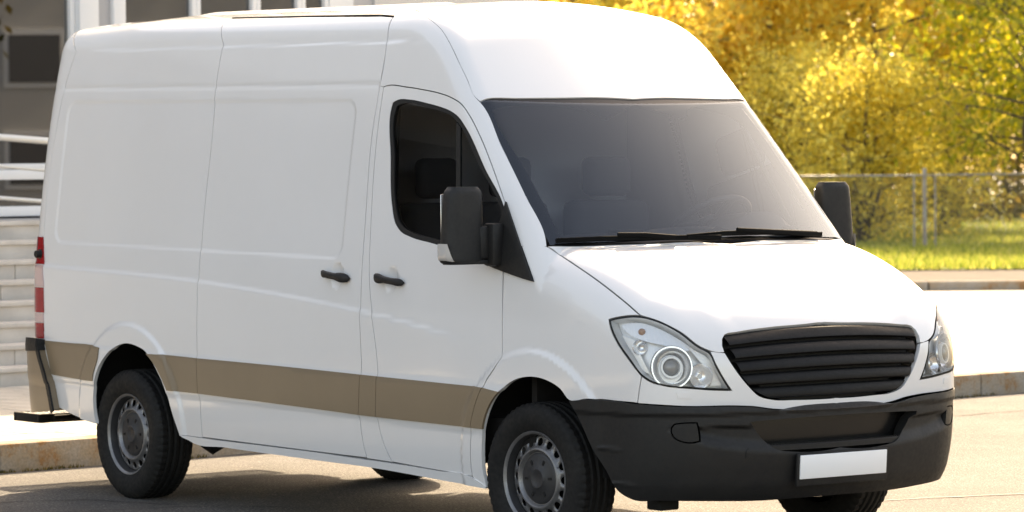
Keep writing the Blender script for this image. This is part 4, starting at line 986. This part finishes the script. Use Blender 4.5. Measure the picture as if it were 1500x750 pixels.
# cabin
prof = [(-.08, 1.20), (-.01, 1.38), (.02, 1.42), (-.10, 1.475), (-.28, 1.465), (-.42, 1.39), (-.47, 1.20), (-.45, 1.0), (-.40, .70)]
V = []; F = []; ys = np.linspace(-.86, .86, 31)
for y in ys:
    hump = .085*math.exp(-((y-.45)/.19)**4)+.02*math.exp(-(y/.16)**4)
    for x, z in prof: V.append((x+.14*(1-(y/.88)**2)-.02, y, z+(hump if (z > 1.3 and x < -.05) else 0)-.03*abs(y)**3))
n_ = len(prof)
for i in range(30):
    for k in range(n_-1): F.append((i*n_+k, i*n_+k+1, (i+1)*n_+k+1, (i+1)*n_+k))
dash = mobj('dashboard', V, F, M['trim'], van, True, 40)
for y in (-.42, .0, .62): box('air_vent', (.02, y, 1.478), (.07, .16, .012), M['rubber'], dash, .004)
sw = empty('steering_wheel', (-.42, .45, 1.49), van); sw.rotation_euler = (0, math.radians(-38), 0)
V, F = lathe_geo([(.215+.017*math.cos(t), .017*math.sin(t)) for t in np.linspace(0, 2*math.pi, 11)[:-1]], 48, (0, 0, 1), (0, 0, 0), True); mobj('wheel_rim', V, F, M['trim'], sw, True)
bm = bmesh.new()
for a in (0, math.pi*.62, -math.pi*.62): bm_box(bm, (.11*math.cos(a), .11*math.sin(a), -.01), (.22, .045, .018), .006, rot=None) if a == 0 else bm_box(bm, (0, 0, 0), (.04, .40, .016), .005)
bm_obj('wheel_spoke', bm, M['trim'], sw, True, 40); lathe('airbag_pad', [(0, .03), (.05, .028), (.075, .01), (.08, -.02)], 28, (0, 0, 1), (0, 0, 0), M['trim'], sw)
tube('steering_column', [(-.42, .45, 1.47), (-.20, .45, 1.20)], .04, M['trim'], van)
for y, wd in ((.46, .50), (-.15, .42), (-.60, .42)):
    st = empty('seat', (-1.05, y, .75), van)
    box('seat_cushion', (.08, 0, .12), (.52, wd, .16), M['fabric'], st, .05, seg=3)
    box('seat_back', (-.20, 0, .52), (.14, wd, .68), M['fabric'], st, .05, rot=None, seg=3)
    box('head_rest', (-.20, 0, .98), (.10, wd*.55, .20), M['fabric'], st, .04, seg=3)
tube('grab_handle', [(-.18, .80, 1.45), (-.38, .78, 1.75), (-.50, .76, 1.95)], .014, M['trim'], van)
# rear step: tray of slats behind the bumper
M['satin2'] = mat('galvanised', (.35, .35, .35), .5, metal=.6)
def step_tray():
    bm = bmesh.new(); zc = .372
    bm_box(bm, (-5.06, 0, zc), (.03, 1.78, .05), .004); bm_box(bm, (-4.79, 0, zc), (.03, 1.78, .05), .004)
    for y in (-.875, .875): bm_box(bm, (-4.925, y, zc), (.24, .03, .05), .004)
    bm_obj('step_rim', bm, M['dark'], rs, True, 40)
    bm = bmesh.new()
    for y in np.arange(-.845, .85, .045): bm_box(bm, (-4.925, y, zc+.020), (.236, .018, .006))
    for x in np.arange(-5.02, -4.81, .042): bm_box(bm, (x, 0, zc+.016), (.016, 1.72, .006))
    tag(bm_obj('step_grating', bm, M['satin2'], rs), kind='stuff')
    for y in (-.5, .5): tube('step_bracket', [(-4.9, y, zc), (-4.55, y, .46), (-4.40, y, .55)], .018, M['dark'], rs)
step_tray()
